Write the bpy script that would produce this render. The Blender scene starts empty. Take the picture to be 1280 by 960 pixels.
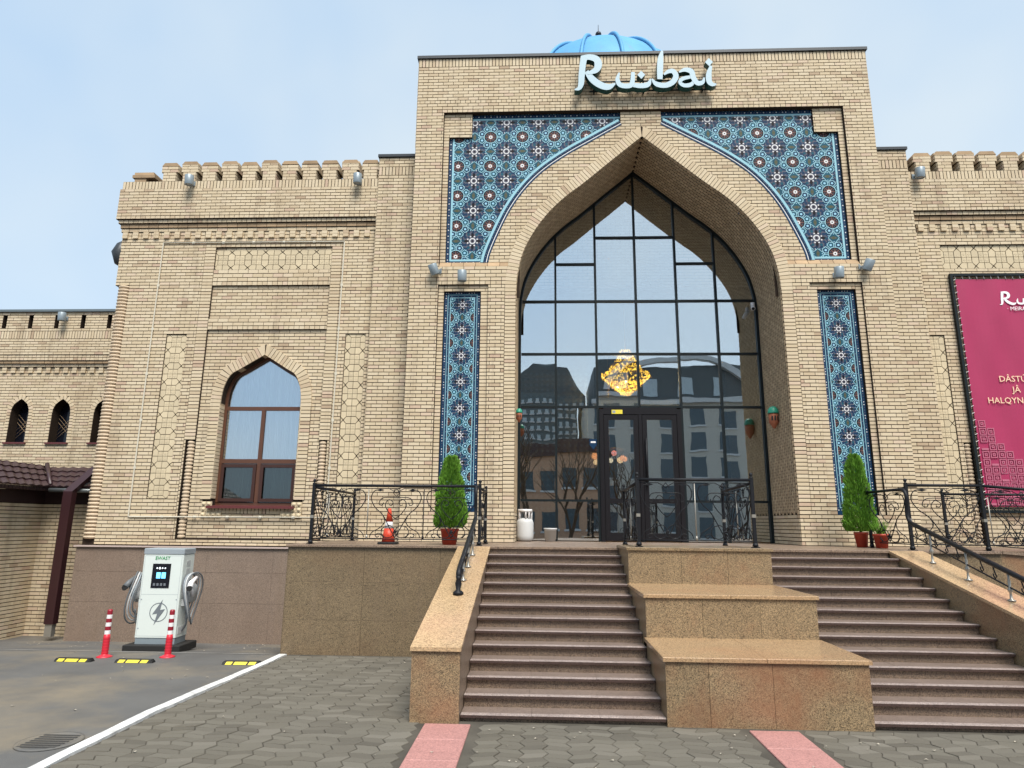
import bpy, math, random
from mathutils import noise as mnoise
from mathutils import Vector, Matrix
random.seed(7)
R = math.radians
scene = bpy.context.scene
col = scene.collection

# ------------------------------------------------------------------ camera, sky, sun, exposure
CAM = Vector((0.0, -14.2, 2.095))
FPX = 820.0
YAW, PIT, ROL = -0.04300896, 0.21147232, 0.00922396
cd = bpy.data.cameras.new('camera')
cd.sensor_fit = 'HORIZONTAL'; cd.sensor_width = 36.0; cd.lens = FPX / 1280 * 36.0
cd.clip_start = 0.1; cd.clip_end = 2000
co = bpy.data.objects.new('camera', cd); col.objects.link(co)
fw = Vector((math.sin(YAW) * math.cos(PIT), math.cos(YAW) * math.cos(PIT), math.sin(PIT)))
rt = Vector((math.cos(YAW), -math.sin(YAW), 0)); up = rt.cross(fw)
rt2 = rt * math.cos(ROL) + up * math.sin(ROL); up2 = up * math.cos(ROL) - rt * math.sin(ROL)
M = Matrix((rt2, up2, -fw)).transposed().to_4x4(); M.translation = CAM
co.matrix_world = M
scene.camera = co

SUN_EL, SUN_AZ = R(57), R(161)          # high soft sun behind thin cloud, over the viewer's left shoulder
w = bpy.data.worlds.new('World'); scene.world = w; w.use_nodes = True
nt = w.node_tree; nt.nodes.clear()
out = nt.nodes.new('ShaderNodeOutputWorld')
sky = nt.nodes.new('ShaderNodeTexSky'); sky.sky_type = 'NISHITA'; sky.sun_disc = False
sky.sun_elevation = SUN_EL; sky.sun_rotation = SUN_AZ; sky.air_density = 1.0; sky.dust_density = 2.0
b1 = nt.nodes.new('ShaderNodeBackground'); b1.inputs['Strength'].default_value = 0.10
nt.links.new(sky.outputs[0], b1.inputs[0])
b2 = nt.nodes.new('ShaderNodeBackground'); b2.inputs['Strength'].default_value = 0.42
tc = nt.nodes.new('ShaderNodeTexCoord')
ns = nt.nodes.new('ShaderNodeTexNoise'); ns.inputs['Scale'].default_value = 1.7; ns.inputs['Detail'].default_value = 4
rp = nt.nodes.new('ShaderNodeValToRGB')
rp.color_ramp.elements[0].position = 0.36; rp.color_ramp.elements[0].color = (0.52, 0.74, 1.0, 1)
rp.color_ramp.elements[1].position = 0.66; rp.color_ramp.elements[1].color = (0.80, 0.92, 1.0, 1)
nt.links.new(tc.outputs['Generated'], ns.inputs['Vector']); nt.links.new(ns.outputs['Fac'], rp.inputs[0])
nt.links.new(rp.outputs[0], b2.inputs[0])
mx = nt.nodes.new('ShaderNodeMixShader'); mx.inputs[0].default_value = 0.86
nt.links.new(b1.outputs[0], mx.inputs[1]); nt.links.new(b2.outputs[0], mx.inputs[2])
nt.links.new(mx.outputs[0], out.inputs[0])
sl = bpy.data.lights.new('sun', 'SUN'); sl.energy = 2.3; sl.angle = R(30); sl.color = (1.0, 0.95, 0.87)
so = bpy.data.objects.new('sun', sl); col.objects.link(so)
sd = Vector((math.sin(SUN_AZ) * math.cos(SUN_EL), math.cos(SUN_AZ) * math.cos(SUN_EL), math.sin(SUN_EL)))
so.rotation_euler = sd.to_track_quat('Z', 'Y').to_euler()
scene.view_settings.view_transform = 'Standard'; scene.view_settings.look = 'None'
scene.view_settings.exposure = 1.2; scene.view_settings.gamma = 1.0

# ------------------------------------------------------------------ helpers
class F:                                  # a local frame: u along, v up, w out of the wall
    def __init__(s, o, U, V, W):
        s.o, s.U, s.V, s.W = Vector(o), Vector(U), Vector(V), Vector(W)
    def pt(s, u, v, w=0.0):
        return s.o + s.U * u + s.V * v + s.W * w
def FY(y): return F((0, y, 0), (1, 0, 0), (0, 0, 1), (0, -1, 0))       # faces the street
def FX(x, y0=0): return F((x, y0, 0), (0, 1, 0), (0, 0, 1), (1, 0, 0))  # faces +x
def FZ(z): return F((0, 0, z), (1, 0, 0), (0, 1, 0), (0, 0, 1))         # faces up

class MB:
    def __init__(s): s.v, s.f, s.m, s.sm = [], [], [], []
    def poly(s, pts, mi=0, smooth=False):
        n = len(s.v); s.v.extend([tuple(p) for p in pts]); s.f.append(tuple(range(n, n + len(pts))))
        s.m.append(mi); s.sm.append(smooth)
    def face(s, idx, mi=0, smooth=False):
        s.f.append(tuple(idx)); s.m.append(mi); s.sm.append(smooth)
    def fbox(s, fr, u0, u1, v0, v1, w0, w1, mi=0, back=False):
        n = len(s.v)
        for (u, v, w_) in ((u0, v0, w0), (u1, v0, w0), (u1, v1, w0), (u0, v1, w0), (u0, v0, w1), (u1, v0, w1), (u1, v1, w1), (u0, v1, w1)):
            s.v.append(tuple(fr.pt(u, v, w_)))
        fs = [(4, 5, 6, 7), (0, 1, 5, 4), (1, 2, 6, 5), (2, 3, 7, 6), (3, 0, 4, 7)]
        if back: fs.append((3, 2, 1, 0))
        for q in fs: s.face([n + i for i in q], mi)
    def box(s, x0, x1, y0, y1, z0, z1, mi=0):
        s.fbox(FZ(0), x0, x1, y0, y1, z0, z1, mi, True)
    def bbox(s, x0, x1, y0, y1, z0, z1, b=.01, mi=0):       # box with chamfered vertical and top edges
        ring = lambda i, z: [(x0 + i, y0 + b + (0 if i == 0 else 0), z), (x0 + b, y0 + i, z), (x1 - b, y0 + i, z), (x1 - i, y0 + b, z),
                             (x1 - i, y1 - b, z), (x1 - b, y1 - i, z), (x0 + b, y1 - i, z), (x0 + i, y1 - b, z)]
        n = len(s.v); rs = [ring(0, z0), ring(0, z1 - b)]
        rs.append([(x0 + b * 1.0, y0 + b * 1.4, z1), (x0 + b * 1.4, y0 + b, z1), (x1 - b * 1.4, y0 + b, z1), (x1 - b, y0 + b * 1.4, z1),
                   (x1 - b, y1 - b * 1.4, z1), (x1 - b * 1.4, y1 - b, z1), (x0 + b * 1.4, y1 - b, z1), (x0 + b, y1 - b * 1.4, z1)])
        for r_ in rs: s.v.extend(r_)
        for k in range(2):
            for i in range(8):
                j = (i + 1) % 8
                s.face((n + k * 8 + i, n + k * 8 + j, n + k * 8 + 8 + j, n + k * 8 + 8 + i), mi)
        s.face([n + 16 + i for i in range(8)], mi); s.face([n + 7 - i for i in range(8)], mi)
    def prism(s, fr, pts, w0, w1, mi=0, side=None, back=False):
        n = len(s.v); k = len(pts); side = mi if side is None else side
        a = sum(pts[i][0] * pts[(i + 1) % k][1] - pts[(i + 1) % k][0] * pts[i][1] for i in range(k))
        if a < 0: pts = pts[::-1]
        s.v.extend([tuple(fr.pt(p[0], p[1], w0)) for p in pts]); s.v.extend([tuple(fr.pt(p[0], p[1], w1)) for p in pts])
        s.face([n + k + i for i in range(k)], mi)
        for i in range(k):
            j = (i + 1) % k; s.face((n + i, n + j, n + k + j, n + k + i), side)
        if back: s.face([n + k - 1 - i for i in range(k)], side)
    def tube(s, pts, r, n=6, mi=0, cap=True, smooth=True, flat=None):
        P = [Vector(p) for p in pts]; rs = r if isinstance(r, (list, tuple)) else [r] * len(P)
        base = len(s.v); ref = None
        for i, p in enumerate(P):
            t = (P[min(i + 1, len(P) - 1)] - P[max(i - 1, 0)])
            if t.length < 1e-9: t = Vector((0, 0, 1))
            t.normalize()
            if ref is None: ref = Vector((0, 0, 1)) if abs(t.z) < .9 else Vector((0, 1, 0))
            a = ref - t * ref.dot(t)
            if a.length < 1e-4: a = t.orthogonal()
            a.normalize(); b = t.cross(a); ref = a
            for k in range(n):
                an = 2 * math.pi * (k + .5) / n
                s.v.append(tuple(p + (a * math.cos(an) + b * math.sin(an)) * rs[i]))
        for i in range(len(P) - 1):
            for k in range(n):
                q = (k + 1) % n
                s.face((base + i * n + k, base + i * n + q, base + (i + 1) * n + q, base + (i + 1) * n + k), mi, smooth)
        if cap:
            s.face([base + n - 1 - k for k in range(n)], mi); e = base + (len(P) - 1) * n
            s.face([e + k for k in range(n)], mi)
    def lathe(s, c, prof, n=16, mi=0, smooth=True, axis='z'):
        base = len(s.v); c = Vector(c)
        for (r_, z) in prof:
            for k in range(n):
                a = 2 * math.pi * k / n
                if axis == 'z': s.v.append(tuple(c + Vector((r_ * math.cos(a), r_ * math.sin(a), z))))
                elif axis == 'x': s.v.append(tuple(c + Vector((z, r_ * math.cos(a), r_ * math.sin(a)))))
                else: s.v.append(tuple(c + Vector((r_ * math.sin(a), z, r_ * math.cos(a)))))
        for i in range(len(prof) - 1):
            for k in range(n):
                q = (k + 1) % n
                s.face((base + i * n + k, base + i * n + q, base + (i + 1) * n + q, base + (i + 1) * n + k), mi, smooth)
        if prof[-1][0] > 1e-6: s.face([base + (len(prof) - 1) * n + k for k in range(n)], mi)
        if prof[0][0] > 1e-6: s.face([base + n - 1 - k for k in range(n)], mi)
    def mesh(s, name, mats):
        me = bpy.data.meshes.new(name); me.from_pydata(s.v, [], s.f)
        mats = mats if isinstance(mats, (list, tuple)) else [mats]
        for m in mats: me.materials.append(m)
        me.polygons.foreach_set('material_index', s.m); me.polygons.foreach_set('use_smooth', s.sm)
        me.update(); return me
    def build(s, name, mats, parent=None, **kw):
        return link(name, s.mesh(name, mats), parent, **kw)

def link(name, me, parent=None, loc=None, rot=None, kind=None, label=None, cat=None, group=None):
    o = bpy.data.objects.new(name, me); col.objects.link(o)
    if parent: o.parent = parent
    if loc is not None: o.location = loc
    if rot is not None: o.rotation_euler = rot
    tag(o, label, cat, group, kind); return o
def tag(o, label=None, cat=None, group=None, kind=None):
    if label: o['label'] = label
    if cat: o['category'] = cat
    if group: o['group'] = group
    if kind: o['kind'] = kind
    return o
def thing(name, label, cat, loc=(0, 0, 0), rz=0, group=None):
    o = bpy.data.objects.new(name, None); col.objects.link(o); o.empty_display_size = .2
    o.location = loc; o.rotation_euler = (0, 0, rz); return tag(o, label, cat, group)
def kids(o): return [c for c in bpy.data.objects if c.parent is o]
def copy_tree(o, parent=None):
    c = o.copy(); col.objects.link(c)
    if parent: c.parent = parent
    for ch in kids(o): copy_tree(ch, c)
    return c
def interp(x, xs, ys):
    if x <= xs[0]: return ys[0]
    for i in range(1, len(xs)):
        if x <= xs[i]:
            t = (x - xs[i - 1]) / (xs[i] - xs[i - 1]); return ys[i - 1] + t * (ys[i] - ys[i - 1])
    return ys[-1]
def catmull(P, n=6):
    out = []
    for i in range(len(P) - 1):
        p0 = P[max(i - 1, 0)]; p1 = P[i]; p2 = P[i + 1]; p3 = P[min(i + 2, len(P) - 1)]
        for k in range(n):
            t = k / n
            out.append(tuple(.5 * (2 * p1[d] + (p2[d] - p0[d]) * t + (2 * p0[d] - 5 * p1[d] + 4 * p2[d] - p3[d]) * t * t + (3 * p1[d] - p0[d] - 3 * p2[d] + p3[d]) * t ** 3) for d in range(len(p1))))
    out.append(tuple(P[-1])); return out
def depth(p): return (Vector(p) - CAM).dot(fw)
def pix(p):
    d = Vector(p) - CAM; z = d.dot(fw)
    if z < .2: return (-9999, -9999)
    return (640 + FPX * d.dot(rt2) / z, 480 - FPX * d.dot(up2) / z)

# ------------------------------------------------------------------ materials
def mat(name, base, rough=.7, var=.12, scale=4.0, base2=None, bump=0.0, bscale=60.0, metal=0.0, spec=.4, island=0.0, stain=0.0, stain_col=(.1, .07, .05), stain_scale=.5, streak=0.0, ramp=None, emit=None, estr=1.0, grain=0.0):
    m = bpy.data.materials.new(name); m.use_nodes = True
    n = m.node_tree.nodes; l = m.node_tree.links; bs = n['Principled BSDF']
    bs.inputs['Roughness'].default_value = rough; bs.inputs['Metallic'].default_value = metal
    bs.inputs['Specular IOR Level'].default_value = spec
    geo = n.new('ShaderNodeNewGeometry')
    no = n.new('ShaderNodeTexNoise'); no.inputs['Scale'].default_value = scale; no.inputs['Detail'].default_value = 5
    l.new(geo.outputs['Position'], no.inputs['Vector'])
    def mixc(fac, a, b, typ='MIX'):
        x = n.new('ShaderNodeMix'); x.data_type = 'RGBA'; x.blend_type = typ
        for sock, val in ((x.inputs[0], fac), (x.inputs[6], a), (x.inputs[7], b)):
            if hasattr(val, 'links'): l.new(val, sock)
            elif isinstance(val, (int, float)): sock.default_value = val
            else: sock.default_value = (*val, 1)
        return x.outputs[2]
    def math_(op, a, b=0.0):
        x = n.new('ShaderNodeMath'); x.operation = op
        for sock, val in ((x.inputs[0], a), (x.inputs[1], b)):
            if hasattr(val, 'links'): l.new(val, sock)
            else: sock.default_value = val
        return x.outputs[0]
    if ramp:                                   # one colour per brick or stone
        oi = n.new('ShaderNodeObjectInfo')
        r_ = math_('FRACT', math_('ADD', geo.outputs['Random Per Island'], oi.outputs['Random']))
        cr = n.new('ShaderNodeValToRGB'); els = cr.color_ramp.elements
        cr.color_ramp.interpolation = 'LINEAR'
        while len(els) < len(ramp): els.new(.5)
        for i, (p_, c_) in enumerate(ramp): els[i].position = p_; els[i].color = (*c_, 1)
        l.new(r_, cr.inputs[0]); c = cr.outputs[0]
    else:
        b2_ = base2 if base2 else tuple(x * (1 - var) for x in base)
        c = mixc(no.outputs['Fac'], tuple(min(1, x * (1 + var * .5)) for x in base), b2_)
    if grain > 0:                              # speckled stone
        vo = n.new('ShaderNodeTexVoronoi'); vo.inputs['Scale'].default_value = bscale
        l.new(geo.outputs['Position'], vo.inputs['Vector'])
        sep = n.new('ShaderNodeSeparateColor'); l.new(vo.outputs['Color'], sep.inputs[0])
        cr = n.new('ShaderNodeValToRGB'); e = cr.color_ramp.elements
        cr.color_ramp.interpolation = 'CONSTANT'
        e[0].position = 0; e[0].color = (.22, .2, .2, 1); e[1].position = .22; e[1].color = (.75, .75, .75, 1)
        e.new(.5).color = (1.0, 1.0, 1.0, 1); e.new(.8).color = (1.45, 1.4, 1.3, 1)
        l.new(sep.outputs[0], cr.inputs[0])
        c = mixc(grain, c, cr.outputs[0], 'MULTIPLY')
    if stain > 0:
        n2 = n.new('ShaderNodeTexNoise'); n2.inputs['Scale'].default_value = stain_scale; n2.inputs['Detail'].default_value = 6; n2.inputs['Roughness'].default_value = .65
        l.new(geo.outputs['Position'], n2.inputs['Vector'])
        mr = n.new('ShaderNodeMapRange'); mr.inputs[1].default_value = .48; mr.inputs[2].default_value = .78; mr.inputs[4].default_value = stain
        l.new(n2.outputs['Fac'], mr.inputs[0]); c = mixc(mr.outputs[0], c, stain_col)
    if streak > 0:                             # rain runs and soot, long in the vertical
        mp = n.new('ShaderNodeMapping'); mp.inputs['Scale'].default_value = (2.6, 2.6, .22); l.new(geo.outputs['Position'], mp.inputs['Vector'])
        n4 = n.new('ShaderNodeTexNoise'); n4.inputs['Scale'].default_value = 1.0; n4.inputs['Detail'].default_value = 7; n4.inputs['Roughness'].default_value = .7
        l.new(mp.outputs[0], n4.inputs['Vector'])
        m4 = n.new('ShaderNodeMapRange'); m4.inputs[1].default_value = .54; m4.inputs[2].default_value = .80; m4.inputs[4].default_value = streak
        l.new(n4.outputs['Fac'], m4.inputs[0]); c = mixc(m4.outputs[0], c, (.20, .145, .10))
    if island > 0:
        oi = n.new('ShaderNodeObjectInfo')
        r_ = math_('FRACT', math_('ADD', geo.outputs['Random Per Island'], oi.outputs['Random']))
        k = math_('ADD', math_('MULTIPLY', r_, island), 1 - island / 2)
        cb = n.new('ShaderNodeCombineColor'); [l.new(k, cb.inputs[i]) for i in range(3)]
        c = mixc(1.0, c, cb.outputs[0], 'MULTIPLY')
    l.new(c, bs.inputs['Base Color'])
    if bump > 0:
        n3 = n.new('ShaderNodeTexNoise'); n3.inputs['Scale'].default_value = bscale; n3.inputs['Detail'].default_value = 4
        l.new(geo.outputs['Position'], n3.inputs['Vector'])
        bp = n.new('ShaderNodeBump'); bp.inputs['Strength'].default_value = bump; bp.inputs['Distance'].default_value = .01
        l.new(n3.outputs['Fac'], bp.inputs['Height']); l.new(bp.outputs[0], bs.inputs['Normal'])
    if emit:
        bs.inputs['Emission Color'].default_value = (*emit, 1); bs.inputs['Emission Strength'].default_value = estr
    return m
def glass(name, tint=(.8, .86, .88), refl=.3, wave=.02):
    m = bpy.data.materials.new(name); m.use_nodes = True
    n = m.node_tree.nodes; l = m.node_tree.links; n.clear()
    o = n.new('ShaderNodeOutputMaterial'); t = n.new('ShaderNodeBsdfTransparent'); t.inputs[0].default_value = (*tint, 1)
    g = n.new('ShaderNodeBsdfGlossy'); g.inputs['Roughness'].default_value = .0; g.inputs[0].default_value = (.93, .96, .97, 1)
    lw = n.new('ShaderNodeFresnel'); lw.inputs[0].default_value = 1.5
    ad = n.new('ShaderNodeMath'); ad.operation = 'ADD'; ad.use_clamp = True; ad.inputs[1].default_value = refl
    geo = n.new('ShaderNodeNewGeometry'); no = n.new('ShaderNodeTexNoise'); no.inputs['Scale'].default_value = .9
    bp = n.new('ShaderNodeBump'); bp.inputs['Strength'].default_value = wave; bp.inputs['Distance'].default_value = .1
    l.new(geo.outputs['Position'], no.inputs['Vector']); l.new(no.outputs['Fac'], bp.inputs['Height']); l.new(bp.outputs[0], g.inputs['Normal'])
    l.new(lw.outputs[0], ad.inputs[0]); mx = n.new('ShaderNodeMixShader'); l.new(ad.outputs[0], mx.inputs[0])
    l.new(t.outputs[0], mx.inputs[1]); l.new(g.outputs[0], mx.inputs[2]); l.new(mx.outputs[0], o.inputs[0]); return m

BR = [(0.0, (.42, .31, .21)), (.035, (.52, .41, .28)), (.15, (.565, .457, .307)), (.5, (.60, .492, .34)), (.88, (.63, .525, .372)), (.965, (.60, .47, .345)), (1.0, (.50, .36, .26))]
m_brick = mat('sand_brick', (.6, .5, .35), rough=.8, ramp=BR, stain=.38, stain_col=(.38, .26, .165), stain_scale=.5, streak=.62, bump=.25, bscale=70, spec=.2)
m_mortar = mat('dark_mortar', (.045, .032, .024), rough=.95, var=.25, scale=6, spec=.1)
m_brown = mat('brown_ledge_brick', (.40, .28, .17), rough=.8, island=.3, spec=.2, stain=.4, stain_col=(.2, .13, .08), stain_scale=2)
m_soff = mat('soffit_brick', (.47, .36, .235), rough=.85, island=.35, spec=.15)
m_clay = mat('moulded_clay', (.60, .50, .34), rough=.8, island=.16, bump=.25, bscale=45, spec=.2)
m_round = mat('round_brick', (.56, .44, .31), rough=.75, island=.25, spec=.25)
m_lant = None
m_cap = mat('dark_metal_coping', (.045, .05, .055), rough=.45, metal=.3)
m_capg = mat('grey_metal_coping', (.16, .19, .2), rough=.45, metal=.4)
m_frame = mat('black_aluminium', (.006, .011, .013), rough=.5, spec=.25)
m_door = mat('door_aluminium', (.009, .008, .010), rough=.45, spec=.25)
m_glass = glass('hall_glass', refl=.50, tint=(.9, .95, .94), wave=.018)
m_wglass = glass('window_glass', refl=.36, tint=(.98, .99, .99), wave=.01)
m_wglass2 = glass('dim_window_glass', refl=.06, tint=(.5, .56, .54), wave=.01)
m_brownpvc = mat('brown_window_frame', (.105, .045, .026), rough=.4, var=.2)
m_brownsill = mat('maroon_sill', (.12, .03, .03), rough=.35)
m_curt = mat('sheer_curtain', (.80, .84, .83), rough=.9, var=.1, scale=3)
m_granp = mat('olive_tan_granite', (.212, .158, .096), streak=.5, rough=.4, var=.2, scale=2.5, grain=.8, bscale=130, stain=.45, stain_col=(.17, .10, .055), stain_scale=.9, spec=.4, island=.12)
m_gran = mat('tan_granite', (.275, .20, .118), island=.1, streak=.5, rough=.36, var=.2, scale=2.5, grain=.85, bscale=135, stain=1.0, stain_col=(.235, .105, .055), stain_scale=.8, spec=.45)
m_grantop = mat('polished_granite_top', (.50, .345, .20), rough=.2, var=.12, scale=3, grain=.5, bscale=80, spec=.6, stain=.35, stain_col=(.55, .3, .2), stain_scale=.7)
m_capb = mat('brown_polished_granite', (.41, .275, .155), rough=.22, var=.15, scale=3, grain=.5, bscale=110, spec=.6, stain=.5, stain_col=(.36, .17, .09), stain_scale=.8)
m_granpl = mat('pinkish_granite', (.245, .185, .145), streak=.5, rough=.5, var=.2, scale=2, grain=.45, bscale=110, stain=.4, stain_col=(.19, .13, .10), stain_scale=.8)
m_riser = mat('riser_granite', (.255, .185, .135), streak=.45, rough=.42, var=.2, scale=3, grain=.75, bscale=130, stain=.4, stain_col=(.12, .07, .055), stain_scale=1.2)
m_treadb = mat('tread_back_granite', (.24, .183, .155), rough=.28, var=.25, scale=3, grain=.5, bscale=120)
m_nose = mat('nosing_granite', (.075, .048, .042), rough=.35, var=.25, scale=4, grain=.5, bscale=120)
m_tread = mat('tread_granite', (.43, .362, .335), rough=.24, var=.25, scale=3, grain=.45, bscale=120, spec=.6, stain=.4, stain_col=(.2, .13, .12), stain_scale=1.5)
m_pink = mat('pink_granite_slab', (.43, .215, .195), rough=.6, var=.15, scale=4, grain=.3, bscale=90)
m_worn = mat('worn_bay_paint', (.34, .33, .31), rough=.8, stain=1.0, stain_col=(.15, .145, .135), stain_scale=1.6)
m_asph = mat('asphalt', (.150, .147, .14), rough=.7, base2=(.075, .074, .072), scale=1.3, bump=.6, bscale=110, stain=1.0, stain_col=(.25, .205, .14), stain_scale=.45, spec=.3)
PV = [(0.0, (.098, .088, .071)), (.2, (.122, .110, .089)), (.7, (.136, .124, .100)), (1.0, (.168, .153, .126))]
m_paver = mat('grey_paver', (.2, .19, .17), rough=.85, ramp=PV, bump=.4, bscale=90, stain=.5, stain_col=(.14, .125, .095), stain_scale=.8, spec=.25)
m_joint = mat('paver_joint', (.13, .115, .09), base2=(.015, .013, .011), rough=.95, scale=2.2)
m_white = mat('white_kerb_paint', (.72, .72, .70), rough=.6, var=.08, stain=.9, stain_col=(.26, .25, .23), stain_scale=4.5)
m_iron = mat('black_wrought_iron', (.010, .011, .014), rough=.5, spec=.25)
m_steel = mat('bright_steel', (.36, .34, .30), rough=.42, metal=.6)
m_green = mat('conifer_green', (.145, .315, .035), rough=.8, var=.3, scale=12, island=.7, spec=.2)
m_trunk = mat('brown_stem', (.09, .06, .04), rough=.9)
m_pot = mat('red_plastic_pot', (.42, .05, .025), rough=.45)
m_orange = mat('orange_red_plastic', (.72, .07, .03), rough=.4)
m_redpl = mat('red_plastic', (.62, .025, .045), rough=.4)
m_dred = mat('dark_red_band', (.28, .015, .03), rough=.4)
m_refl = mat('white_reflective', (.82, .80, .80), rough=.4)
m_rubber = mat('black_rubber', (.018, .018, .018), rough=.7)
m_yell = mat('yellow_reflector', (.75, .62, .06), rough=.45)
m_cabw = mat('white_cabinet_paint', (.66, .715, .68), rough=.35, var=.04, spec=.5)
m_cabg = mat('grey_cabinet_trim', (.30, .34, .37), rough=.4)
m_lgrey = mat('pale_grey_plastic', (.55, .56, .56), rough=.5)
m_cable = mat('grey_cable', (.13, .14, .15), rough=.5)
m_scr = mat('black_screen_glass', (.006, .007, .012), rough=.12)
m_lit = mat('lit_display', (.1, .4, .7), emit=(.15, .55, .95), estr=1.0)
m_litw = mat('lit_icons', (.6, .6, .6), emit=(.8, .9, 1), estr=.8)
m_ink = mat('grey_emblem', (.16, .18, .2), rough=.5)
m_inkg = mat('green_lettering', (.01, .28, .08), rough=.5)
m_spot = mat('grey_lamp_housing', (.26, .31, .34), rough=.4, metal=.2)
m_lens = mat('lamp_lens', (.35, .38, .4), rough=.15)
m_sign = mat('pale_sign_face', (.40, .535, .60), rough=.35, var=.05)
m_signs = mat('teal_sign_side', (.01, .07, .065), rough=.4)
m_ban = mat('crimson_banner', (.37, .027, .095), rough=.6, var=.14, scale=1.2)
m_banw = mat('banner_white', (.85, .80, .82), rough=.6)
m_bany = mat('banner_cream', (.88, .62, .42), rough=.6)
m_banp = mat('banner_pink', (.46, .13, .20), rough=.6)
m_blue = mat('blue_dome_metal', (.10, .33, .58), rough=.6, streak=.4, var=.25, scale=1.4, metal=.1)
m_roof = mat('brown_metal_tiles', (.045, .022, .024), rough=.42, var=.2, spec=.5)
m_soffb = mat('brown_soffit', (.03, .014, .014), rough=.6)
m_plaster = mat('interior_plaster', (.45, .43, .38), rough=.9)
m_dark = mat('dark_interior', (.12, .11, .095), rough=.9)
m_floor = mat('hall_floor', (.2, .15, .11), rough=.3)
m_gold = mat('lit_chandelier_crystal', (.5, .3, .06), emit=(1.0, .56, .05), estr=2.6)
m_goldm = mat('chandelier_brass', (.4, .24, .06), rough=.3, metal=.8)
m_terra = mat('terracotta', (.36, .12, .06), rough=.7)
m_jade = mat('green_glaze', (.03, .28, .18), rough=.4)
m_pipe = mat('maroon_downpipe', (.035, .012, .014), rough=.35, spec=.5)
m_cond = mat('pale_conduit', (.62, .58, .48), rough=.6)
# mosaic glazes
t_navy = mat('mosaic_navy', (.010, .042, .10), spec=.15, rough=.5, var=.5, scale=3)
t_teal = mat('mosaic_teal', (.012, .09, .14), spec=.15, rough=.5, var=.5, scale=3)
t_strap = mat('mosaic_pale_blue', (.30, .54, .62), spec=.15, rough=.5, var=.15)
t_sky = mat('mosaic_light_blue', (.30, .56, .70), spec=.15, rough=.5)
t_white = mat('mosaic_white', (.72, .72, .72), spec=.15, rough=.5)
t_grey = mat('mosaic_mauve_grey', (.115, .115, .15), spec=.15, rough=.5, var=.5, scale=5)
t_olive = mat('mosaic_olive', (.085, .095, .05), spec=.15, rough=.5)
t_brown = mat('mosaic_russet', (.17, .085, .075), spec=.15, rough=.5)
t_black = mat('mosaic_black', (.01, .008, .012), spec=.15, rough=.5)
# ------------------------------------------------------------------ ground
ZT = 1.73                                   # terrace level
CX = 2.44                                   # centre line of the portal
H = .083
def gz(y): return interp(y, [-6.5, -2.5, .65, 30], [0, -.1, -.47, -.6])
mb = MB()
ys = [-400, -150, -60, -30, -14, -10, -8, -6.5, -5.5, -4.5, -3.5, -2.5, -1.7, -.9, -.1, .65, 3, 8, 15, 30, 60, 150, 400]
xs = [-400, -150, -60, -30, -15, -4.5, 5, 15, 30, 60, 150, 400]
for y in ys:
    for x in xs: mb.v.append((x, y, gz(y) - .012))
for j in range(len(ys) - 1):
    for i in range(len(xs) - 1):
        a = j * len(xs) + i; mb.face((a, a + 1, a + len(xs) + 1, a + len(xs)), 0, True)
mb.build('asphalt', m_asph, kind='structure')
pave = MB()
yy = [-13, -10, -8, -6.5, -5, -3.5, -2.52]
for j in range(len(yy) - 1):
    pave.poly([(-4.24, yy[j], gz(yy[j]) + .009), (16, yy[j], gz(yy[j]) + .009), (16, yy[j + 1], gz(yy[j + 1]) + .009), (-4.24, yy[j + 1], gz(yy[j + 1]) + .009)])
pave.poly([(-4.24, -13, -.1), (16, -13, -.1), (16, -13, .004), (-4.24, -13, .004)])
pavement = pave.build('pavement', m_joint, kind='structure')
# zig-zag interlocking pavers, each one a stone of its own
PW, PH = .225, .1125
recs = []
def pv(i, j, half=False):
    x = -4.22 + i * PW + (.028 if j % 2 else -.028); y = -12.8 + j * PH + (.018 if i % 2 else -.018)
    return (x, y)
for j in range(0, 92):
    for i in range(0, 86):
        a, b, c, d = pv(i, j), pv(i + 1, j), pv(i + 1, j + 1), pv(i, j + 1)
        cx_, cy_ = (a[0] + c[0]) / 2, (a[1] + c[1]) / 2
        if cy_ > -2.62 or cx_ > 15: continue
        if cy_ > -6.62 and cx_ > -1.25: continue           # under the stairs
        if -1.26 < cx_ < -.7 and cy_ > -12 or 2.08 < cx_ < 2.8 and cy_ > -12: continue   # pink strips
        m1 = ((a[0] + b[0]) / 2, (a[1] + b[1]) / 2 + (.010 if (i + j) % 2 else -.010)); m2 = ((c[0] + d[0]) / 2, (c[1] + d[1]) / 2 + (.010 if (i + j + 1) % 2 else -.010))
        recs.append((depth((cx_, cy_, 0)), cx_, cy_, [a, m1, b, c, m2, d]))
def paver_geo(mb_, P, cx_, cy_, z, dx=0, dy=0):
    k = len(P); n = len(mb_.v)
    tx, ty = random.gauss(0, .012), random.gauss(0, .012); dz = random.gauss(0, .002)
    for (s_, zz) in ((.957, -.03), (.957, .012), (.925, .0165)):
        for p in P:
            px, py = cx_ + (p[0] - cx_) * s_, cy_ + (p[1] - cy_) * s_
            mb_.v.append((px - dx, py - dy, z + zz + dz + tx * (px - cx_) + ty * (py - cy_)))
    for r_ in range(2):
        for q in range(k):
            e = (q + 1) % k; mb_.face((n + r_ * k + q, n + r_ * k + e, n + (r_ + 1) * k + e, n + (r_ + 1) * k + q))
    mb_.face([n + 2 * k + q for q in range(k)])
def inview(p, m=10):
    x, y = pix(p); return -m < x < 1280 + m and -m < y < 960 + m
vis = sorted([r for r in recs if inview((r[1], r[2], 0))], key=lambda r: r[0])
near = set(id(r) for r in vis[:300])
cache = {}
stuff = MB()
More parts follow.
